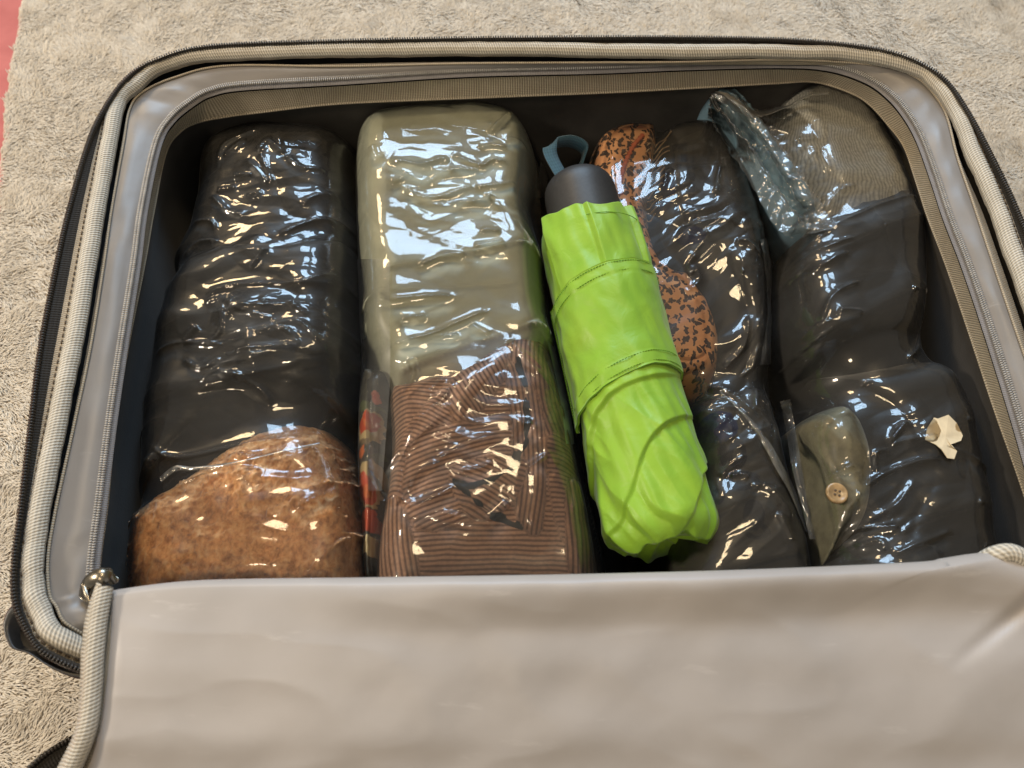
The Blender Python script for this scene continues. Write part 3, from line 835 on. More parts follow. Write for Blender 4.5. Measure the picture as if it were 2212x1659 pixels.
g_sage, f4 = garment('sage_trousers', [(762,300),(772,262),(812,234),(900,219),(1030,217),(1115,236),(1146,280),(1152,360),(1148,440),(1168,520),(1180,640),(1198,722),(1150,760),(1080,775),(1000,815),(850,840),(822,800),(775,720),(770,600),(762,450)], 0.131, M['sage'],
    'folded sage green cotton trousers in the second bag from the left', 'clothing', 0.026, ztr=0.124, folds=sage_folds, grow=26)
PANELS = [  # picture polygon, stripe direction (radians), bend, lift
 ([(780,1130),(1330,1130),(1340,1360),(780,1360)], 1.57, 0.06, 0.000),
 ([(830,815),(1000,790),(1000,1000),(830,1150)], 1.45, 0.10, 0.001),
 ([(860,960),(1010,800),(1085,800),(1000,960),(840,1110)], 1.05, 0.15, 0.0035),
 ([(985,810),(1095,740),(1105,800),(1005,935),(975,900)], 0.55, -0.6, 0.0045),
 ([(900,960),(1110,930),(1120,1080),(900,1150)], 1.85, 0.25, 0.002),
 ([(1090,740),(1150,730),(1230,860),(1250,1000),(1180,1010),(1120,880)], 0.18, -0.5, 0.003),
 ([(1095,790),(1170,900),(1170,1150),(1115,1120),(1105,930)], 0.02, 0.25, 0.0045),
 ([(1180,960),(1260,980),(1300,1180),(1210,1170)], 1.45, 0.2, 0.001),
 ([(1225,1040),(1290,1050),(1310,1250),(1230,1250)], 0.05, 0.15, 0.003),
 ([(795,1130),(860,1080),(910,1250),(880,1360),(800,1360)], 0.25, -0.4, 0.002),
 ([(975,1020),(1130,1000),(1110,1090),(1020,1130)], 1.1, 0.3, 0.003),
]
pan_px = [smooth(p[0], 4) for p in PANELS]
def panel_index(px, py):
    idx = np.full(px.shape, -1); lift = np.zeros(px.shape)
    for k, (pl, pr_) in enumerate(zip(pan_px, PANELS)):
        d = sdf(pl, px, py)
        ins = d > 0
        idx = np.where(ins, k, idx)
        lift = np.where(ins, np.maximum(lift, pr_[3] * np.clip(d / 22, 0.0, 1) ** 0.5 ), lift)
    return idx, lift
def stripe_fn(X, Y):
    px, py = to_px(X, Y, 0.125)
    idx, _ = panel_index(px, py)
    st = Y * 1.0
    wx = X + 0.0007 * noise(X * 40, Y * 40, 141); wy = Y + 0.0007 * noise(X * 50, Y * 50, 142)
    for k, pr_ in enumerate(PANELS):
        c = pan_px[k].mean(0); cw = P(c[0], c[1], 0.125)
        a, b_ = wx - cw[0], wy - cw[1]
        th = pr_[1]
        u = a * math.cos(th) + b_ * math.sin(th); v = -a * math.sin(th) + b_ * math.cos(th)
        s = u + 0.5 * pr_[2] * v * v / 0.06
        st = np.where(idx == k, s, st)
    return st + 1.0
def stripe_folds(X, Y, d):
    px, py = to_px(X, Y, 0.125)
    _, lift = panel_index(px, py)
    return 1.7 * lift + 0.0016 * wrinkle(X, Y, 145, 1.0, 36, 3) - 0.004 * np.exp(-(((px - 1120) / 26) ** 2 + ((py - 990) / 80) ** 2))
g_stripe, f5 = garment('striped_shirt', [(835,835),(900,815),(1000,790),(1075,742),(1130,728),(1185,732),(1215,830),(1245,960),(1272,1090),(1295,1230),(1305,1345),(1200,1352),(950,1352),(795,1350),(800,1230),(815,1120),(838,960)], 0.130, M['stripe'],
    'brown and dark striped jersey top in the second bag from the left', 'clothing', 0.028, ztr=0.115, step=0.0009, folds=stripe_folds, stfn=stripe_fn, grow=24)
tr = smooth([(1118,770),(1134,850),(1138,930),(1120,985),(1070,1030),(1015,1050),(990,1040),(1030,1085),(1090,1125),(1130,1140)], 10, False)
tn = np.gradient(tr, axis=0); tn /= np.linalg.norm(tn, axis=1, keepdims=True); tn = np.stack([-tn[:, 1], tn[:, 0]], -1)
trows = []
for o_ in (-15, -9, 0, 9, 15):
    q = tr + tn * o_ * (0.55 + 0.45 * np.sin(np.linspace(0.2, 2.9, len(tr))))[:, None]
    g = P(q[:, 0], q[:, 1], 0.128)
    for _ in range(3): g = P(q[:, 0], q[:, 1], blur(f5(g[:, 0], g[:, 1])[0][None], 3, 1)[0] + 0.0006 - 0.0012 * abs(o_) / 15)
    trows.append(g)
loft('dark_band', trows, M['black_twill'], g_stripe, closed=False, label='dark grey band along the folds of the striped top')  # dark grey strip laid just over the folded striped cloth
def floral(X, Y):
    px, py = to_px(X, Y, 0.118)
    c = np.tile(np.array([0.055, 0.055, 0.045]), (len(X), 1)) * (1 + 0.4 * noise(X * 300, Y * 300, 150))[:, None]
    w = 6 * noise(px / 14, py / 14, 151); w2 = 6 * noise(px / 14, py / 14, 152)
    def put(cx, cy, rx, ry, a, col, hole=0.0):
        nonlocal c
        x = px + w - cx; y = py + w2 - cy
        u = (x * math.cos(a) + y * math.sin(a)) / rx; v = (-x * math.sin(a) + y * math.cos(a)) / ry
        r = np.hypot(u, v); ins = (r < 1) & (r > hole)
        c[ins] = col
    cream = (0.50, 0.40, 0.22); red = (0.48, 0.075, 0.025); pink = (0.62, 0.17, 0.13); org = (0.55, 0.16, 0.05); leaf = (0.10, 0.12, 0.06)
    put(790, 880, 20, 12, 0.5, leaf); put(815, 890, 16, 7, -0.6, leaf)
    put(811, 862, 12, 15, 0, pink); put(808, 862, 5, 6, 0, (0.5, 0.07, 0.06))
    put(800, 925, 30, 34, 0.2, cream); put(797, 918, 24, 24, 0.1, red); put(794, 918, 17, 4, 0.9, org); put(804, 916, 15, 3, 1.3, org); put(800, 924, 12, 3, 2.0, org)
    put(800, 948, 24, 12, 0.2, cream); put(790, 955, 14, 7, 0.4, (0.20, 0.15, 0.09))
    put(780, 975, 8, 14, 0.1, org); put(815, 985, 22, 6, -0.5, leaf); put(805, 1000, 24, 5, -0.7, leaf)
    put(806, 1022, 32, 22, 0.5, cream); put(808, 1036, 24, 7, 0.8, (0.05, 0.045, 0.04))
    put(790, 1055, 26, 44, -0.35, cream); put(788, 1056, 21, 38, -0.35, red); put(795, 1062, 9, 16, -0.3, org)
    put(796, 1125, 22, 26, 0, red); put(805, 1180, 25, 22, 0, cream)
    return np.clip(c, 0, 1)
g_floral, f6 = garment('floral_scarf', [(765,800),(800,780),(848,800),(850,900),(840,1020),(830,1150),(818,1260),(770,1262),(758,1120),(755,950)], 0.122, M['print'],
    'dark cotton with red and cream flowers showing beside the striped top', 'clothing', 0.016, grow=10, ztr=0.115, step=0.0006, folds=folds([(0.0012, 155, 1.4, 50, 3)]), colfn=floral)

# ---- third bag: leopard scarf and black garments with faint dark print
g_leo, f7 = garment('leopard_scarf', [(1270,420),(1278,330),(1318,298),(1380,288),(1418,300),(1405,400),(1398,480),(1430,580),(1490,612),(1540,690),(1555,760),(1535,822),(1460,835),(1360,780),(1290,600)], 0.114, M['leopard'],
    'orange leopard print scarf with fringe squeezed behind the green umbrella', 'scarf', 0.015, folds=folds([(0.0020, 161, 1.3, 40, 3), (0.0008, 162, 0.4, 90, 2)]), grow=12)
def dark_print(X, Y):
    px, py = to_px(X, Y, 0.11)
    c = np.tile(np.array([0.030, 0.027, 0.022]), (len(X), 1))
    for (x0, y0, x1, y1, n_, wd) in ((1470,325,1478,520,9,46),):
        dx_, dy_ = x1 - x0, y1 - y0; L_ = math.hypot(dx_, dy_)
        s = ((px - x0) * dx_ + (py - y0) * dy_) / L_; t = -((px - x0) * dy_ - (py - y0) * dx_) / L_
        cell = np.floor(s / (L_ / n_)); fs = s / (L_ / n_) - cell
        on = (s > 0) & (s < L_) & (np.abs(t) < wd / 2) & (fs < 0.78)
        bar = _h(cell.astype(int), np.floor((t + 60) / 13).astype(int), 5) > 0.30
        c[on & bar] = (0.0075, 0.007, 0.0085)
    nv = (np.hypot((px - 1425) / 30, (py - 420) / 46) < 1) | (np.hypot((px - 1490) / 30, (py - 520) / 18) < 1)
    c[nv] = (0.004, 0.006, 0.022)
    return c
g_b3, f8 = garment('printed_tee', [(1405,330),(1440,288),(1520,278),(1580,300),(1625,400),(1658,520),(1668,650),(1668,780),(1648,845),(1560,860),(1515,850),(1568,800),(1560,700),(1505,612),(1440,570),(1405,480)], 0.117, M['print'],
    'black tee with faint dark print in the bag right of the umbrella', 'clothing', 0.030, step=0.0008, folds=fold_lines([(1450,340,1640,520,.003,18),(1560,320,1620,700,.003,14),(1480,640,1660,560,.0035,18),(1560,820,1660,680,.003,16)], 0.125, folds([(0.0030, 171, 1.2, 34, 2.5), (0.0005, 172, 0.3, 80, 2)])), colfn=dark_print)
def dark_print2(X, Y):
    px, py = to_px(X, Y, 0.11)
    c = np.tile(np.array([0.033, 0.030, 0.025]), (len(X), 1))
    for (cx, cy, rx, ry, ho) in ((1590,985,22,30,0.45),(1600,1040,40,22,0.5),(1548,1075,14,18,0.4),(1625,1115,24,34,0.0),(1632,1150,30,18,0.5),(1560,985,10,24,0)):
        r = np.hypot((px - cx) / rx, (py - cy) / ry); c[(r < 1) & (r > ho)] = (0.009, 0.0085, 0.010)
    r = np.hypot((px - 1550) / 42, (py - 925) / 34); c[r < 1] = (0.004, 0.008, 0.040)
    return c
g_b4, f9 = garment('printed_shorts', [(1475,880),(1530,855),(1600,838),(1655,842),(1690,940),(1722,1060),(1755,1180),(1775,1345),(1600,1352),(1440,1352),(1450,1150),(1480,1000)], 0.112, M['print'],
    'black garment with rounded dark lettering beside the umbrella tip', 'clothing', 0.030, step=0.0008, folds=fold_lines([(1490,960,1690,900,.003,18),(1520,1120,1700,1040,.003,18),(1500,1250,1740,1180,.003,18)], 0.125, folds([(0.0024, 181, 0.9, 34, 2.5), (0.0005, 182, 0.2, 80, 2)])), colfn=dark_print2)

# ---- fourth bag: blue shirt, heather knit, black bundles, olive linen
def heather_st(X, Y):
    cw = P(1830, 300, 0.13)
    a, b_ = X - cw[0], Y - cw[1]
    return a + 0.25 * a * b_ / 0.05 + 0.003 * noise(X * 26, Y * 26, 191) + 0.0011 * noise(X * 130, Y * 130, 193) + 1.0
g_heather, f10 = garment('heather_sweater', [(1668,250),(1690,205),(1740,172),(1810,166),(1880,205),(1930,285),(1968,370),(1995,440),(1960,480),(1860,480),(1770,500),(1735,440),(1700,350)], 0.136, M['heather'],
    'grey olive ribbed knit at the far end of the rightmost bag', 'clothing', 0.034, ztr=0.122, step=0.0010, folds=folds([(0.0025, 195, 0.1, 30, 2.5), (0.0010, 196, 1.4, 90, 3)]), stfn=heather_st)
g_blue, f11 = garment('blue_shirt', [(1505,215),(1545,205),(1600,235),(1650,300),(1700,370),(1750,440),(1768,488),(1748,512),(1715,508),(1682,486),(1645,430),(1590,340),(1530,265)], 0.133, M['blue'],
    'strip of blue cotton shirt beside the grey ribbed knit', 'clothing', 0.016, folds=folds([(0.0034, 201, 2.2, 46, 3), (0.0016, 202, 0.8, 80, 2)]), grow=14)
g_b5, f12 = garment('black_hoodie', [(1690,570),(1725,500),(1790,455),(1890,418),(1975,408),(1998,470),(2020,580),(2010,700),(1985,770),(1880,800),(1740,800),(1688,720),(1682,640)], 0.136, M['black_twill'],
    'rolled black garment just below the grey ribbed knit', 'clothing', 0.034, folds=fold_lines([(1720,600,1990,480,.004,20),(1720,760,1990,640,.004,22),(1850,440,1980,720,.003,14)], 0.125, folds([(0.0035, 211, 0.5, 26, 3), (0.0005, 212, 0.3, 80, 2.5)])))
g_b6, f13 = garment('black_jeans', [(1735,810),(1860,790),(1985,765),(2060,805),(2112,890),(2138,1000),(2165,1130),(2180,1345),(2000,1352),(1780,1352),(1765,1220),(1850,1130),(1880,1000),(1800,880)], 0.130, M['black_twill'],
    'black rolled garment with a torn white label at the near right', 'clothing', 0.036, folds=fold_lines([(1880,1010,2120,900,.004,22),(1830,1180,2160,1080,.004,20),(1820,1300,2170,1230,.004,20),(2050,820,2110,1200,.003,16)], 0.125, folds([(0.0035, 221, 0.4, 26, 3), (0.0005, 222, 0.2, 80, 2.5)])))
g_olive, f14 = garment('olive_shirt', [(1715,930),(1745,885),(1805,868),(1860,905),(1892,980),(1895,1060),(1880,1130),(1830,1185),(1785,1240),(1760,1180),(1738,1080)], 0.131, M['olive'],
    'olive linen shirt with a large button in the rightmost bag', 'clothing', 0.020, folds=folds([(0.0018, 231, 1.9, 50, 3)]), grow=10)
# button on the olive shirt
bc = P(1806, 1066, 0.1325)
ba = np.linspace(0, 2 * np.pi, 40, endpoint=False)
rows = [bc + np.stack([np.cos(ba) * r_, np.sin(ba) * r_, ba * 0 + z_], -1) for r_, z_ in ((0.0003, 0.0012), (0.0036, 0.0010), (0.0046, 0.0017), (0.0057, 0.0018), (0.0062, 0.0008), (0.0058, -0.0012), (0.0003, -0.0012))]
M['button'] = plain('horn_button', (0.36, 0.24, 0.12), 0.25, 0, 0.6, 0.35, 180)
btn = loft('button', [q for q in rows], M['button'], g_olive, label='round horn button')
for k in range(4):
    a = 0.5 + k * math.pi / 2
    hc = bc + np.array([0.0017 * math.cos(a), 0.0017 * math.sin(a), 0.00135])
    rows = [hc + np.stack([np.cos(ba[::4]) * r_, np.sin(ba[::4]) * r_, 0 * ba[::4] + z_], -1) for r_, z_ in ((0.00001, 0.0001), (0.0007, 0.0001), (0.0007, -0.0004))]
    loft('hole', rows, M['thread'], btn)

# fringe and crochet hem of the leopard scarf
M['fringe'] = plain('fringe_thread', (0.42, 0.30, 0.19), 0.8)
M['hem'] = plain('coral_hem', (0.50, 0.13, 0.055), 0.75)
hem = smooth([(1388,293),(1366,320),(1352,348),(1343,375),(1338,402),(1340,420)], 12, False)
hw = P(hem[:, 0], hem[:, 1], 0.1145)
hz, _ = f7(hw[:, 0], hw[:, 1]); hw[:, 2] = np.maximum(hz + 0.0012, 0.100)
tube('hem', hw, 0.0016 * (1 + 0.35 * np.sin(np.arange(len(hw)) * 1.9)), M['hem'], g_leo, False, 8)
for k in range(15):
    t = k / 14
    x0 = np.interp(t, [0, 0.4, 1], [1400, 1384, 1372]); y0 = 302 + t * 165
    L_ = 52 - 12 * t + random.uniform(-10, 12)
    pts = [(x0 + L_ * u, y0 - 12 * u * (1 - t) + 4 * math.sin(u * 11 + k) + random.uniform(-2, 2)) for u in (0, .25, .5, .75, 1)]
    pp_ = smooth(pts, 5, False); w = P(pp_[:, 0], pp_[:, 1], 0.114)
    za, _ = f7(w[:, 0], w[:, 1]); zb_, _ = f8(w[:, 0], w[:, 1])
    w[:, 2] = np.maximum(np.maximum(za, zb_), 0.095) + 0.0014
    tube('fringe', w, 0.00055, M['fringe'], g_leo, False, 5)

# torn paper label
lp = np.array([(1330,875),(1350,880),(1405,860),(1450,905),(1480,970),(1470,995),(1415,1015),(1450,1050),(1435,1090),(1400,1085),(1370,1040),(1340,1015),(1285,990),(1295,930)], float) * 0.4149 + np.array([1465, 539])
M['paper'] = plain('paper', (0.72, 0.62, 0.44), 0.85, 0, 0.2, 0.12, 160)

# ------------------------------------------------------------------ plastic bags
def facet(a, b, seed):
    """flat facets meeting in sharp creases (linear over a triangle lattice)"""
    i = np.floor(a); j = np.floor(b); u = a - i; v = b - j
    i = i.astype(np.int64); j = j.astype(np.int64)
    h00, h10, h01, h11 = (_h(i + p, j + q, seed) for p, q in ((0, 0), (1, 0), (0, 1), (1, 1)))
    return np.where(u + v < 1, h00 + (h10 - h00) * u + (h01 - h00) * v, h11 + (h01 - h11) * (1 - u) + (h10 - h11) * (1 - v))
def crumple(X, Y, seed, ang, amp=1.0):
    c, s = math.cos(ang), math.sin(ang)
    wx = X + 0.0055 * noise(X * 32, Y * 32, seed + 1) + 0.0006 * noise(X * 120, Y * 120, seed + 11)
    wy = Y + 0.0055 * noise(X * 32, Y * 32, seed + 2) + 0.0006 * noise(X * 120, Y * 120, seed + 12)
    a = wx * c + wy * s; b = -wx * s + wy * c
    k = np.clip(0.35 + 1.4 * noise(X * 13, Y * 13, seed + 6), 0.05, 1)
    k2 = np.clip(0.25 + 1.5 * noise(X * 20, Y * 20, seed + 8), 0, 1)
    z = 0.0030 * facet(a / 0.030, b / 0.017 + 0.3 * a / 0.03, seed + 3)
    z = z + 0.0046 * facet(a / 0.020 + 7, b / 0.0068 + 0.5 * a / 0.02, seed + 4) * (0.40 + 0.60 * k)
    z = z + 0.0013 * facet((a + 0.6 * b) / 0.0085, (b - 0.4 * a) / 0.0042 + 3, seed + 7) * k2
    return z * amp

def bag(name, outline_px, ztr, fns, ridges, seed, ang, label, amp=1.0, gap=0.0040, step=0.00062, mat='film', zones=(), taut=9, grow=34):
    p = smooth(outset(outline_px, grow), 6)
    W = P(p[:, 0], p[:, 1], ztr)[:, :2]
    x = np.arange(W[:, 0].min(), W[:, 0].max(), step); y = np.arange(W[:, 1].min(), W[:, 1].max(), step)
    # envelope on a coarse grid
    cs_ = 0.0016
    xc = np.arange(x[0] - 0.01, x[-1] + 0.012, cs_); yc = np.arange(y[0] - 0.01, y[-1] + 0.012, cs_)
    XC, YC = np.meshgrid(xc, yc, indexing='ij')
    E = np.full(XC.shape, ZB)
    for f in fns: E = np.maximum(E, f(XC, YC)[0])
    G0 = E.copy()
    for _ in range(5):                                   # film bridges the hollows
        E = np.maximum(blur(E, taut, 1), E - 0.0004)
    E = np.maximum(blur(E, 6, 2), blur(G0, 4, 2))
    dC = sdf(W, XC, YC)
    def bil(A, X, Y):
        fi = np.clip((X - xc[0]) / cs_, 0, len(xc) - 1.001); fj = np.clip((Y - yc[0]) / cs_, 0, len(yc) - 1.001)
        i = fi.astype(int); j = fj.astype(int); u = fi - i; v = fj - j
        return (A[i, j] * (1 - u) * (1 - v) + A[i + 1, j] * u * (1 - v) + A[i, j + 1] * (1 - u) * v + A[i + 1, j + 1] * u * v)
    X, Y = np.meshgrid(x, y, indexing='ij')
    D = bil(dC, X, Y)
    side = np.clip(D / 0.010, 0, 1)
    Zf = bil(E, X, Y)
    zk = np.full(X.shape, 0.13)
    for (zx, zy, zr, zs) in zones:                        # where the film is bunched up
        bw = P(zx, zy, ztr + 0.015)
        dd = np.hypot(X - bw[0], Y - bw[1]) + 0.008 * noise(X * 45, Y * 45, seed + 21)
        zk = np.maximum(zk, zs * np.clip(1.5 - dd / zr, 0, 1))
    cr = crumple(X, Y, seed, ang, amp) * zk * np.clip(D / 0.012, 0.15, 1)
    # individual pulled creases
    RD = np.zeros(X.shape)
    for (pts, h, w) in ridges:
        if np.sum(np.hypot(*np.diff(np.array(pts), axis=0).T)) < 42: continue
        q = smooth(pts, 5, False)
        qw = P(q[:, 0], q[:, 1], ztr + 0.012)
        if (qw[:, 0].max() < x[0]) or (qw[:, 0].min() > x[-1]): continue
        i0, i1 = np.searchsorted(x, [qw[:, 0].min() - 0.012, qw[:, 0].max() + 0.012]); j0, j1 = np.searchsorted(y, [qw[:, 1].min() - 0.012, qw[:, 1].max() + 0.012])
        if i1 - i0 < 2 or j1 - j0 < 2: continue
        xs_, ys_ = X[i0:i1, j0:j1], Y[i0:i1, j0:j1]
        best = np.full(xs_.shape, 1e9); tt_ = np.zeros(xs_.shape)
        m_ = len(qw) - 1
        for k in range(m_):
            ax, ay = qw[k, :2]; ex, ey = qw[k + 1, :2] - qw[k, :2]
            t = np.clip(((xs_ - ax) * ex + (ys_ - ay) * ey) / (ex * ex + ey * ey + 1e-15), 0, 1)
            d = np.hypot(xs_ - ax - t * ex, ys_ - ay - t * ey)
            better = d < best; best = np.where(better, d, best); tt_ = np.where(better, (k + t) / m_, tt_)
        prof = np.exp(-(best / w) ** 1.25) * np.clip(np.sin(np.pi * np.clip(tt_, 0.02, 0.98)) * 2.2, 0, 1)
        RD[i0:i1, j0:j1] = np.maximum(RD[i0:i1, j0:j1], h * prof)
    Z = Zf + gap + cr + RD
    Z = ZB + 0.010 + (Z - ZB - 0.010) * (1 - (1 - side) ** 2.6) ** (1 / 2.6)
    Z = np.maximum(Z, np.where(D > 0.003, bil(G0, X, Y) + 0.0006, 0))
    mask = D > 0
    idx = np.full(X.shape, -1); idx[mask] = np.arange(mask.sum())
    qd = mask[:-1, :-1] & mask[1:, :-1] & mask[1:, 1:] & mask[:-1, 1:]
    i, j = np.nonzero(qd)
    F = np.stack([idx[i, j], idx[i + 1, j], idx[i + 1, j + 1], idx[i, j + 1]], -1)
    V = np.stack([X[mask], Y[mask], Z[mask]], -1)
    root = empty(name, (W[:, 0].mean(), W[:, 1].mean(), ZB), label, 'bag', 'clear bags of clothes packed in the suitcase')
    mesh('film', V, F, M[mat], root)
    def top(px, py):
        g = P(px, py, ztr + 0.015)
        for _ in range(4):
            zz = bil(np.where(dC > 0, E, ZB), g[..., 0], g[..., 1]) + gap + 0.001
            g = P(px, py, zz)
        return g
    return root, top

def R_(scale, ox, oy, lists, h=0.0027, w=0.0019):
    return [([(a * scale + ox, b * scale + oy) for a, b in l], h * random.uniform(0.7, 1.25), w * random.uniform(0.75, 1.3)) for l in lists]
RID1 = R_(0.35, 0, 539, [
 [(1000,1270),(1080,1330),(1200,1345),(1400,1310),(1700,1250),(1950,1200)], [(1200,660),(1290,570)], [(1350,670),(1440,590),(1440,430)],
 [(1330,430),(1430,410),(1550,490),(1750,540)], [(1520,750),(1700,725),(1900,710)], [(1200,760),(1320,830),(1450,770)], [(1310,920),(1420,850),(1650,930),(1710,1020)],
 [(1600,210),(1700,100)], [(1330,390),(1500,320),(1900,310),(2100,200)], [(1180,1500),(1300,1450),(1450,1410)], [(1480,1340),(1640,1370),(1800,1310)], [(1900,1659),(2010,1590),(2133,1530)],
 [(1370,1370),(1380,1420)], [(1540,1450),(1640,1460),(1590,1500)], [(1760,1550),(1850,1580)], [(1000,700),(1200,660),(1450,690)], [(1450,600),(1500,450),(1480,400)], [(1650,640),(1760,590),(1870,650),(1900,710)], [(1580,500),(1600,600)], [(1750,590),(1900,560),(2030,680)],
 [(1130,1050),(1160,1080)], [(1560,1000),(1650,990)], [(1210,1230),(1250,1250)], [(1830,430),(1950,520)]])
RID1 += R_(0.35, 0, 0, [[(1380,1100),(1420,1000),(1520,930),(1640,890)], [(1420,1060),(1560,950)], [(1640,1050),(1700,980),(1800,1060)], [(1340,1280),(1440,1380),(1560,1420)], [(1560,1300),(1640,1280),(1600,1330)],
 [(1650,1050),(1690,1150),(1720,1230)], [(1800,1060),(1900,1140),(2030,1120)], [(1900,1360),(1960,1300),(2110,1230)], [(1480,1180),(1600,1180)], [(1210,1430),(1340,1440),(1370,1490)], [(1830,1100),(1760,1180)], [(1760,1550),(1950,1440),(2090,1410)], [(1380,1260),(1500,1240)], [(1760,900),(1770,1050)], [(1560,1080),(1650,1180),(1700,1230)], [(1150,1620),(1250,1560),(1400,1570)]], 0.0022, 0.0022)
RID2 = R_(0.35, 730, 0, [[(220,940),(240,1020),(300,1030)], [(320,1040),(430,1070),(530,1095),(640,1050),(690,1075)], [(700,1020),(880,1085),(950,1050),(1040,1065)], [(430,1215),(500,1270),(650,1275),(840,1200)],
 [(840,1215),(1000,1200),(1100,1165)], [(870,970),(960,960),(1040,970)], [(510,1220),(680,1130),(880,1110)], [(690,1320),(900,1300),(940,1250)], [(590,850),(680,880)], [(270,1210),(320,1130)], [(340,1190),(450,1140)], [(780,1020),(830,970)], [(230,970),(340,930)], [(880,1490),(1000,1490)], [(840,1590),(1030,1560)], [(460,940),(570,930)], [(930,890),(1090,720)], [(1040,920),(1180,890)]])
RID2 += R_(0.4149, 730, 539, [[(200,240),(230,300),(450,290),(620,285)], [(330,400),(470,385)], [(240,545),(480,490),(620,430),(780,360)], [(320,545),(390,480)], [(380,590),(400,680),(340,790)], [(880,510),(960,580),(1080,660)],
 [(900,520),(1000,650),(1140,780),(1180,850),(1210,960)], [(250,1160),(420,960),(560,830),(610,740)], [(340,1110),(500,960),(590,860)], [(520,1140),(640,1080),(820,1010)], [(640,1190),(740,1180),(800,1150)], [(270,1340),(310,1300),(420,1370),(620,1260)],
 [(780,1440),(890,1350)], [(910,1030),(960,960),(1010,970)], [(980,1190),(1090,1100)], [(620,950),(680,970)], [(420,140),(560,80),(670,75)], [(690,130),(710,200)], [(690,430),(790,490)], [(540,1400),(640,1420)], [(1040,1490),(1110,1480)], [(480,790),(560,720)], [(390,1290),(430,1200),(540,1150)], [(940,180),(960,210)], [(450,490),(640,490)], [(1000,960),(1130,1160)]])
RID3 = R_(0.21, 1244, 265, [[(850,840),(880,740),(890,650),(970,630)], [(900,1030),(1010,960)], [(1370,920),(1400,700),(1440,580)], [(1200,1000),(1380,1060)], [(1480,1080),(1490,1230)], [(1840,1180),(1890,1100),(1920,1250)], [(1960,1000),(1980,1350),(1920,1560)],
 [(1180,1659),(1120,1560),(1200,1470)], [(1570,1370),(1690,1390),(1780,1460)], [(1120,1150),(1210,1190),(1310,1180)], [(1080,1290),(1200,1310),(1310,1280)], [(900,1370),(960,1440),(1030,1430)], [(1250,910),(1350,940)], [(560,880),(700,860)], [(1520,500),(1560,640)], [(1740,700),(1690,800)], [(720,800),(800,780)], [(1620,1500),(1720,1480)]])
RID3 += R_(0.2649, 1451.5, 788, [[(180,420),(220,400),(310,440),(420,410),(520,450),(600,600)], [(270,620),(400,520),(450,610)], [(630,440),(660,220)], [(610,1050),(680,1030),(780,1080),(960,1280)], [(430,960),(520,940),(580,970)], [(280,220),(380,225),(500,330),(640,470)], [(740,350),(780,240)], [(260,360),(340,330)], [(450,240),(540,310)], [(370,960),(420,880),(560,790)], [(380,1250),(470,1340)], [(820,1240),(880,1370),(940,1480)], [(560,1170),(610,1180)]])
RID3 += R_(0.4149, 1465, 539, [[(230,640),(320,540),(340,380)], [(450,0),(440,130)], [(340,560),(420,520)], [(20,280),(90,200),(40,120)]])
RID4 = R_(0.4149, 1465, 539, [[(550,100),(640,30),(700,-20)], [(560,95),(700,80),(860,30)], [(640,190),(830,100)], [(690,460),(740,330),(890,250)], [(590,540),(620,480),(740,450)], [(1050,1050),(1110,960),(1150,940)], [(1050,1055),(1170,1030),(1290,1025)],
 [(900,1290),(1010,1210),(1180,1145),(1310,1135)], [(990,1200),(980,1100),(1050,1085)], [(740,1215),(870,1160)], [(830,1520),(950,1440),(1090,1350),(1190,1220)], [(910,1470),(1100,1475)], [(1050,1620),(1200,1560),(1370,1490)], [(905,1560),(1000,1540),(1020,1600)], [(1250,400),(1230,530),(1150,610)], [(600,730),(740,800)],
 [(690,230),(750,240)], [(1020,290),(1060,250)], [(620,1000),(680,920)], [(820,1050),(890,1040)], [(560,770),(610,680)], [(760,410),(890,420)], [(1090,860),(1130,860)], [(1300,1060),(1600,1170)], [(590,1210),(640,1390)], [(720,1340),(800,1440)], [(830,1390),(900,1300)], [(1290,1640),(1350,1560)], [(910,100),(940,80)]])
RID4 += R_(0.35, 1465, 0, [[(480,720),(640,660),(780,590),(920,570)], [(510,870),(660,930)], [(540,1020),(600,1030),(660,1090)], [(600,1150),(640,1330)], [(700,1170),(780,1280),(850,1330)], [(850,1390),(930,1280),(1040,1245)], [(780,1600),(900,1500),(1180,1370),(1450,1290)],
 [(630,760),(740,700)], [(680,960),(800,960)], [(770,990),(800,1060),(880,1160)], [(620,1360),(700,1390)], [(640,800),(690,780)], [(520,1120),(600,1060)], [(440,820),(480,780)], [(800,1210),(900,1270)]], 0.0020, 0.0021)

bag1, top1 = bag('clothes_bag', [(400,310),(490,262),(640,260),(764,280),(774,500),(784,800),(800,1000),(818,1180),(824,1360),(500,1368),(225,1360),(235,1180),(265,1010),(295,780),(335,590),(385,480)], 0.105, [f1, f2, f3], RID1, 301, 0.4,
    'clear plastic bag of black bundles and a rust knit, leftmost', 1.0, zones=((610,400,.034,.8),(600,560,.02,.5),(610,750,.032,1.9),(690,660,.022,1.0),(480,880,.02,.5),(600,1060,.03,.5),(520,1200,.025,.4)))
bag2, top2 = bag('clothes_bag', [(745,300),(760,240),(850,208),(1040,204),(1140,228),(1166,330),(1170,500),(1205,700),(1240,860),(1275,1050),(1318,1230),(1325,1362),(1000,1368),(770,1362),(758,1150),(752,800),(745,500)], 0.115, [f4, f5, f6], RID2, 311, 0.15,
    'clear plastic bag of sage trousers and a striped top', 0.8, zones=((950,400,.034,.62),(930,290,.030,.40),(1060,300,.02,.4),(1040,550,.022,.5),(900,660,.02,.4),(1000,920,.03,.6),(960,1090,.028,.7),(1150,900,.02,.6),(860,760,.014,.5),(790,330,.02,.35),(790,560,.02,.4),(1130,480,.02,.45)), grow=30)
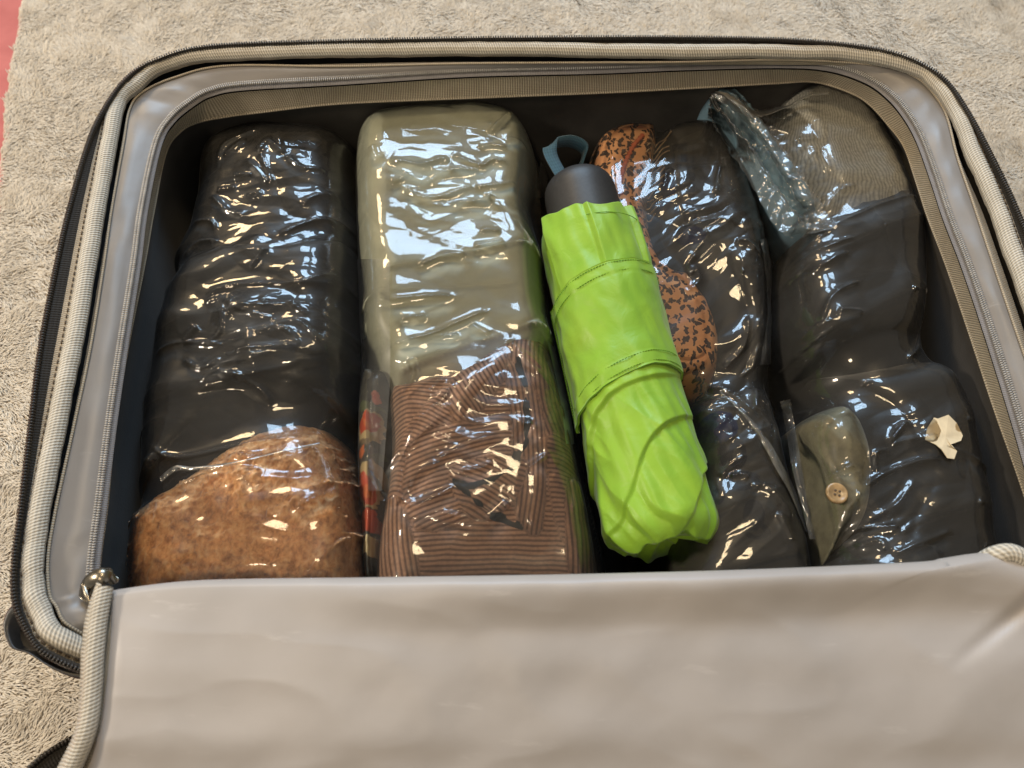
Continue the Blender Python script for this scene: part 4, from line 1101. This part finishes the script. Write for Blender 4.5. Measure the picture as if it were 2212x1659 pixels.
bag3, top3 = bag('clothes_bag', [(1262,420),(1272,310),(1330,280),(1440,266),(1540,262),(1615,300),(1668,420),(1700,560),(1706,760),(1722,930),(1756,1080),(1792,1230),(1800,1362),(1560,1368),(1420,1362),(1400,1000),(1330,760)], 0.095, [f7, f8, f9], RID3, 321, 1.0,
    'clear plastic bag of leopard scarf and black garments beneath the umbrella', 0.95, zones=((1460,440,.020,.8),(1540,520,.028,1.0),(1620,600,.02,.8),(1580,920,.026,1.6),(1640,1130,.03,.7),(1620,760,.02,.5)))
bag4, top4 = bag('clothes_bag', [(1450,225),(1510,182),(1600,205),(1660,215),(1720,172),(1800,158),(1885,195),(1945,290),(1992,400),(2018,520),(2040,680),(2080,790),(2130,890),(2155,1000),(2185,1150),(2200,1362),(2000,1368),(1775,1362),(1745,1200),(1708,1040),(1672,860),(1648,650),(1612,530),(1540,410),(1478,310)], 0.110, [f10, f11, f12, f13, f14], RID4, 331, 0.5,
    'clear plastic bag of blue, grey and black clothes, rightmost', 0.9, zones=((1640,320,.032,1.3),(1700,440,.024,1.2),(1760,560,.024,.9),(1790,700,.016,.7),(1940,1000,.026,.9),(1880,1160,.028,1.5),(1880,1280,.030,1.3),(1780,960,.015,.5)))

# welded seams and loose film edges
M['seam'] = film_mat('doubled_film', 1.8, 0.10, 0.13, (0.72, 0.70, 0.64))
M['loose'] = film_mat('loose_film', 1.7, 0.06, 0.035, (0.75, 0.77, 0.78))
M['neck'] = film_mat('gathered_film', 2.0, 0.08, 0.10, (0.75, 0.78, 0.80))
M['neck2'] = film_mat('crumpled_film', 1.6, 0.06, 0.05, (0.72, 0.78, 0.82))
def strip(name, bagroot, top, pa, pb, mat, lift=0.002, bulge=0.0015, n=5, seed=1, crump=0.0, res=14):
    a = smooth(pa, res, False); b_ = smooth(pb, res, False)
    rows = []
    for k in range(n):
        t = k / (n - 1)
        q = a * (1 - t) + b_ * t
        g = top(q[:, 0], q[:, 1])
        zz = blur(g[:, 2][None, :], 6, 2)[0]
        g = P(q[:, 0], q[:, 1], np.maximum(zz, g[:, 2]) + lift + bulge * math.sin(math.pi * t) + 0.0008 * noise(np.arange(len(a)) / 6.0, np.full(len(a), t * 1.5), seed))
        if crump:
            x_, y_ = g[:, 0] + 0.004 * noise(g[:, 0] * 60, g[:, 1] * 60, seed), g[:, 1] + 0.004 * noise(g[:, 0] * 60, g[:, 1] * 60, seed + 1)
            g[:, 2] += crump * (facet((x_ + y_) / 0.013, (x_ - y_) / 0.007, seed) + 0.45 * facet(x_ / 0.005, y_ / 0.006, seed + 2))
        rows.append(g)
    loft(name, rows, mat, bagroot, closed=False)
k6 = lambda l: [(a * 0.2649 + 1451.5, b_ * 0.2649 + 788) for a, b_ in l]
strip('seam', bag3, top3, k6([(380,225),(500,330),(630,480),(760,690),(840,840),(960,1050),(1090,1360)]), k6([(400,222),(530,330),(670,470),(800,640),(900,820),(1000,1020),(1110,1360)]), M['seam'], 0.0025)
strip('seam', bag2, top2, [(757,560),(765,700),(770,820),(778,960),(785,1060)], [(842,560),(842,700),(842,820),(832,960),(824,1060)], M['loose'], 0.003, 0.001, 7, 5)
k3 = lambda l: [(a * 0.35 + 1465, b_ * 0.35) for a, b_ in l]
strip('gathered_neck', bag4, top4, k3([(85,640),(100,580),(180,545),(300,560),(420,600),(540,650),(660,655),(790,590),(920,570)]), k3([(160,770),(230,700),(300,680),(380,700),(430,720),(500,725),(650,672),(800,600),(930,585)]), M['neck'], 0.006, 0.004, 9, 7)
strip('seam', bag4, top4, k6([(880,300),(930,560),(980,860),(1060,1160),(1120,1420)]), k6([(960,280),(1010,560),(1060,860),(1110,1160),(1170,1420)]), M['loose'], 0.002, 0.001, 6, 9)
strip('loose_film', bag4, top4, [(1495,230),(1530,268),(1575,335),(1622,410),(1655,470),(1690,520)], [(1585,205),(1640,262),(1690,330),(1738,400),(1775,455),(1800,500)], M['neck2'], 0.002, 0.004, 60, 21, 0.0042, 26)
strip('film_edge', bag2, top2, [(1128,232),(1156,275),(1166,340),(1160,430)], [(1150,222),(1180,275),(1188,345),(1176,430)], M['loose'], 0.000, 0.002, 12, 51, 0.0020, 20)
strip('film_edge', bag2, top2, [(1196,745),(1212,800),(1228,870),(1240,960)], [(1180,735),(1196,800),(1210,870),(1222,960)], M['loose'], 0.001, 0.002, 10, 53, 0.0020, 20)
strip('film_edge', bag3, top3, [(1640,520),(1652,600),(1655,690),(1640,790)], [(1672,520),(1684,600),(1686,690),(1668,790)], M['loose'], 0.001, 0.002, 12, 55, 0.0025, 20)
strip('seam', bag1, top1, [(345,1030),(378,1006),(420,1008),(500,998),(600,975),(690,955)], [(348,1042),(380,1018),(422,1016),(500,1005),(600,981),(690,960)], M['seam'], 0.0015, 0.001, 4, 11)

# paper label lying on the black garment under the film
lpw = lp.copy()
zl = np.max(top4(np.array([1970.0, 2030.0, 2080.0]), np.array([930.0, 930.0, 960.0]))[:, 2]) + 0.0004
g = P(lpw[:, 0], lpw[:, 1], zl + 0.0010 * np.sin(lpw[:, 0] / 14))
n_ = len(g); cpt = g.mean(0); cpt[2] = g[:, 2].mean()
low = g - np.array([0, 0, 0.0005])
mesh('paper_label', np.vstack([g, low, cpt[None]]), [(i, (i + 1) % n_, 2 * n_) for i in range(n_)] + [(i, n_ + i, n_ + (i + 1) % n_, (i + 1) % n_) for i in range(n_)], M['paper'],
     label='torn cream paper label lying on the black garment at right', cat='label', smoothed=False)

# ------------------------------------------------------------------ umbrella
m, nt, b = new_mat('green_nylon'); M['nylon'] = m
tc = nd(nt, 'ShaderNodeTexCoord')
n1 = nd(nt, 'ShaderNodeTexNoise', Scale=28.0, Detail=3.0); lk(nt, tc, 'Object', n1, 'Vector')
n2 = nd(nt, 'ShaderNodeTexNoise', Scale=2500.0, Detail=1.0); lk(nt, tc, 'Object', n2, 'Vector')
n4 = nd(nt, 'ShaderNodeTexNoise', Scale=70.0, Detail=4.0, Distortion=0.6); lk(nt, tc, 'Object', n4, 'Vector')
r = ramp(nt, [(0.3, (0.22, 0.45, 0.028)), (0.7, (0.29, 0.51, 0.034))]); lk(nt, n1, 'Fac', r, 'Fac'); lk(nt, r, 'Color', b, 'Base Color')
bp = nd(nt, 'ShaderNodeBump', Strength=0.15, Distance=0.0003); lk(nt, n2, 'Fac', bp, 'Height')
b2 = nd(nt, 'ShaderNodeBump', Strength=0.35, Distance=0.0022); lk(nt, n4, 'Fac', b2, 'Height'); lk(nt, bp, 'Normal', b2, 'Normal'); lk(nt, b2, 'Normal', b, 'Normal')
b.inputs['Roughness'].default_value = 0.42; b.inputs['Specular IOR Level'].default_value = 0.45; b.inputs['Sheen Weight'].default_value = 0.2
M['umb_thread'] = plain('green_thread', (0.16, 0.33, 0.02), 0.8)
UA = P(1268, 490, 0.116); UB = P(1438, 1184, 0.108)
ud = UB - UA; UL = np.linalg.norm(ud); ud /= UL
us = np.cross(ud, [0, 0, 1.0]); us /= np.linalg.norm(us)      # to the viewer's left... sign settled below
if us[0] < 0: us = -us                                        # us points right
uu = np.cross(us, ud); uu = uu if uu[2] > 0 else -uu
umbrella = empty('umbrella', tuple(P(1340, 800, 0.083)), 'folded lime green umbrella with black handle lying on the bags', 'umbrella')
nt_, na = 300, 360
t = np.linspace(0, 1, nt_)[:, None]; th = np.linspace(0, 2 * np.pi, na, endpoint=False)[None, :]   # th=0 right, pi/2 top, pi left
def R0(t): return np.interp(t, [0, 0.05, 0.15, 0.4, 0.7, 0.85, 1.0], [0.0335, 0.0345, 0.0345, 0.0335, 0.0332, 0.0338, 0.0330])
def saw(ph, w=0.12):
    f = ph - np.floor(ph)
    return np.where(f < 1 - w, f / (1 - w), (1 - f) / w)       # slow rise, quick drop: an overlapped fold
def sst(a, b_, x):
    x = np.clip((x - a) / (b_ - a), 0, 1); return x * x * (3 - 2 * x)
k_up = 1 - sst(0.16, 0.34, t); k_lo = sst(0.50, 0.66, t) * (1 - 0.6 * sst(0.84, 0.97, t))
ph_up = th / (2 * np.pi) * 6 + 0.12 * np.sin(3 * t) + 0.30
ph_lo = -th / (2 * np.pi) * 3 + 5.6 * (t - 0.55) + 0.30 * np.sin(th + 9 * t) + 0.35
ph_lo2 = th / (2 * np.pi) * 9 + 5.0 * (t - 0.8) + 0.8 * noise(th * 1.2 + 0 * t, t * 4 + 0 * th, 402)
rr = R0(t) + 0 * th
rr = rr + 0.0042 * k_up * (saw(ph_up, 0.08) - 0.5) + 0.0012 * k_up * noise(th * 4 + 3 * t, t * 9 + 0 * th, 407)
rr = rr + 0.0044 * k_lo * (saw(ph_lo, 0.05) - 0.5) * (0.75 + 0.5 * noise(th * 1.3 + 0 * t, t * 5 + 0 * th, 405))
rr = rr + 0.0008 * sst(0.5, 0.7, t) * (1 - np.abs(noise(th * 2.2 + 9 * t, t * 3.0 - th * 0.4, 406)) * 2)
rr = rr + 0.0030 * sst(0.84, 0.98, t) * (saw(ph_lo2, 0.25) - 0.5)
rr = rr + 0.0010 * noise(th * 2.0 + 0 * t, t * 7 + 0 * th, 401) + 0.0012 * noise(th * 3.5 + 5 * t, t * 3 + 0 * th, 403) * (0.4 + k_lo)
# mouth and foot are ruffled: they start and end unevenly
e0 = -0.018 * np.clip(np.sin(th * 3 + 0.4), -0.4, 1) - 0.010 * np.sin(th * 7 + 1.0) + 0.012
e1 = 1.0 + 0.008 * np.sin(th * 3 + 0.6) + 0.005 * np.sin(th * 7 + 2.0) + 0.003 * np.sin(th * 13 + 1.0) + 0.05 * np.clip(-np.cos(th - 2.9), -1, 0) * 0
tl_ = t + e0 * (1 - t) ** 9 + (e1 - 1) * t ** 9
rr = rr * (1 - 0.26 * np.clip((t - 0.93) / 0.07, 0, 1) ** 2.2)
flatn = np.where(np.sin(th) < 0, 0.9, 0.97)
C_ = UA[None, None] + tl_[..., None] * UL * ud
V = C_ + rr[..., None] * (np.cos(th)[..., None] * us + (np.sin(th) * flatn)[..., None] * uu)
# turn the cloth in at both ends
Vin0 = UA + (e0[..., None] + 0.03) * UL * ud + (rr[0] * 0.86)[None, :, None] * (np.cos(th)[..., None] * us + np.sin(th)[..., None] * uu)
Vin1 = UA + (e1[..., None] - 0.02) * UL * ud + (rr[-1] * 0.70)[None, :, None] * (np.cos(th)[..., None] * us + np.sin(th)[..., None] * uu)
Vin2 = UA + (e1[..., None] * 0 + 0.97) * UL * ud + (rr[-1] * 0.0)[None, :, None] * us
V = np.concatenate([Vin0, V, Vin1, Vin2], 0)
mesh('canopy', V.reshape(-1, 3), grid_faces(nt_ + 3, na, wrap_j=True)[:, ::-1], M['nylon'], umbrella)
def on_umb(tq, thq, lift):
    r_ = R0(tq) + lift
    return UA + np.asarray(tq)[..., None] * UL * ud + np.asarray(r_)[..., None] * (np.cos(thq)[..., None] * us + (np.sin(thq) * 0.97)[..., None] * uu)
# closing band: a wide panel wrapped round the middle with double stitched hems
a_ = np.linspace(0.0, 1.0, 160)[:, None]; w_ = np.linspace(0, 1, 60)[None, :]
ths = -0.55 + a_ * (math.pi + 0.72)
lo = 0.222 + 0.035 * ((ths - 0.9) / 2.2) ** 2 + 0.012 * (ths - 1.5); hi = 0.545 + 0.035 * ((ths - 0.9) / 2.2) ** 2 + 0.030 * (ths - 1.2) * (ths > 1.2)
tq = lo + (hi - lo) * w_
lift = 0.0019 + 0.0004 * np.exp(-((w_ - 0.065) / 0.075) ** 4) + 0.0004 * np.exp(-((w_ - 0.935) / 0.075) ** 4) + 0.0014 * noise(ths * 1.6 + 0 * w_, w_ * 2.4 + 0 * ths, 411) + 0.0007 * noise(ths * 4 + w_ * 3, w_ * 4 - ths, 412) - 0.0005 * np.exp(-((w_ - 0.13) / 0.008) ** 2) - 0.0005 * np.exp(-((w_ - 0.87) / 0.008) ** 2)
lift = lift + 0.0012 * np.exp(-((a_ - 0.97) / 0.03) ** 4)
outer = on_umb(tq, ths + 0 * w_, lift)
band = mesh('closing_band', np.concatenate([outer.reshape(-1, 3), on_umb(tq, ths + 0 * w_, lift - 0.0016).reshape(-1, 3)]),
     np.vstack([grid_faces(160, 60), grid_faces(160, 60)[:, ::-1] + 9600,
                np.array([(i * 60, (i + 1) * 60, (i + 1) * 60 + 9600, i * 60 + 9600) for i in range(159)]), np.array([(i * 60 + 59, i * 60 + 59 + 9600, (i + 1) * 60 + 59 + 9600, (i + 1) * 60 + 59) for i in range(159)]),
                np.array([(159 * 60 + j, 159 * 60 + j + 1, 159 * 60 + j + 1 + 9600, 159 * 60 + j + 9600) for j in range(59)]), np.array([(j, j + 9600, j + 1 + 9600, j + 1) for j in range(59)])]), M['nylon'], umbrella)
SV = []; SF = []; cnt = 0
for wk in (0.025, 0.115, 0.885, 0.975):
    aa = np.linspace(0, 1, 75)
    th_ = -0.55 + aa * (math.pi + 0.72)
    l0 = 0.222 + 0.035 * ((th_ - 0.9) / 2.2) ** 2 + 0.012 * (th_ - 1.5); h0 = 0.545 + 0.035 * ((th_ - 0.9) / 2.2) ** 2 + 0.030 * (th_ - 1.2) * (th_ > 1.2)
    c = on_umb(l0 + (h0 - l0) * wk, th_, 0.0027)
    Tc, Nc, Bc = frames(c, False)
    v_, f_ = bricks(c, Tc, Nc, Bc, 0.0015, 0.00045, 0.0005)
    SV.append(v_); SF.append(f_ + cnt); cnt += len(v_)
for ae in (0.955, 0.99):
    ww = np.linspace(0, 1, 50); th_ = np.full(50, -0.55 + ae * (math.pi + 0.72))
    l0 = 0.222 + 0.035 * ((th_ - 0.9) / 2.2) ** 2 + 0.012 * (th_ - 1.5); h0 = 0.545 + 0.035 * ((th_ - 0.9) / 2.2) ** 2 + 0.030 * (th_ - 1.2) * (th_ > 1.2)
    c = on_umb(l0 + (h0 - l0) * ww, th_, 0.0036); Tc, Nc, Bc = frames(c, False)
    v_, f_ = bricks(c, Tc, Nc, Bc, 0.0012, 0.00045, 0.0005); SV.append(v_); SF.append(f_ + cnt); cnt += len(v_)
mesh('stitching', np.vstack(SV), np.vstack(SF), M['umb_thread'], band, kind='stuff')
# hem seam near the mouth
th_ = np.linspace(0.1, 1.75, 60); c = on_umb(np.full(60, 0.062), th_, 0.0016); Tc, Nc, Bc = frames(c, False)
v_, f_ = bricks(c, Tc, Nc, Bc, 0.0012, 0.0004, 0.0004)
mesh('hem_stitching', v_, f_, M['umb_thread'], umbrella, kind='stuff')
# handle: a rounded black grip
ha = np.linspace(0, 2 * np.pi, 64, endpoint=False)
HA = P(1243, 380, 0.118); hd = (UA - HA); HL = np.linalg.norm(hd); hd /= HL
hs = np.cross(hd, [0, 0, 1.0]); hs /= np.linalg.norm(hs); hu = np.cross(hs, hd); hu = hu if hu[2] > 0 else -hu
rows = []
for s_ in np.concatenate([np.linspace(0, 0.25, 12), np.linspace(0.3, 1.6, 14)]):
    r_ = 0.0252 * (1 - (1 - min(s_ / 0.42, 1)) ** 2.3) ** (1 / 2.3) * (1 + 0.03 * min(s_, 1))
    rows.append(HA + hd * s_ * HL + r_ * (np.cos(ha)[:, None] * hs + np.sin(ha)[:, None] * hu))
M['grip'] = plain('rubber_grip', (0.030, 0.030, 0.031), 0.48, 0, 0.5, 0.15, 500, 0.08)
loft('handle', rows, M['grip'], umbrella, label='rounded matt black umbrella handle')
# wrist strap: a flat blue loop at the end of the handle
M['strap'] = ribbed('blue_webbing', (0.055, 0.14, 0.21), 0.0014, 0.0020, depth=0.0003, dark=0.6)
sc = smooth([P(1226, 400, 0.124), P(1208, 372, 0.126), P(1190, 338, 0.127), P(1188, 318, 0.127), P(1204, 308, 0.124), P(1236, 306, 0.118), P(1262, 322, 0.112), P(1256, 350, 0.108), P(1244, 385, 0.108)], 10, False)
Ts_, Ns_, Bs_ = frames(sc, False)
tw = np.linspace(0, 1, len(sc))[:, None]
wdv = np.array([1.0, -0.15, 0.0]) * (1 - sst(0.3, 0.5, tw)) + np.array([0.35, 0.2, 0.9]) * sst(0.3, 0.5, tw)
wdv /= np.linalg.norm(wdv, axis=1, keepdims=True)
nn = np.cross(Ts_, wdv); nn /= np.linalg.norm(nn, axis=1, keepdims=True) + 1e-9
hwid, th2 = 0.0050, 0.0007
loft('wrist_strap', [sc - wdv * hwid - nn * th2, sc - wdv * hwid + nn * th2, sc + nn * th2 * 1.3, sc + wdv * hwid + nn * th2, sc + wdv * hwid - nn * th2, sc - nn * th2 * 1.3, sc - wdv * hwid - nn * th2], M['strap'], umbrella, closed=False, label='flat blue wrist strap')
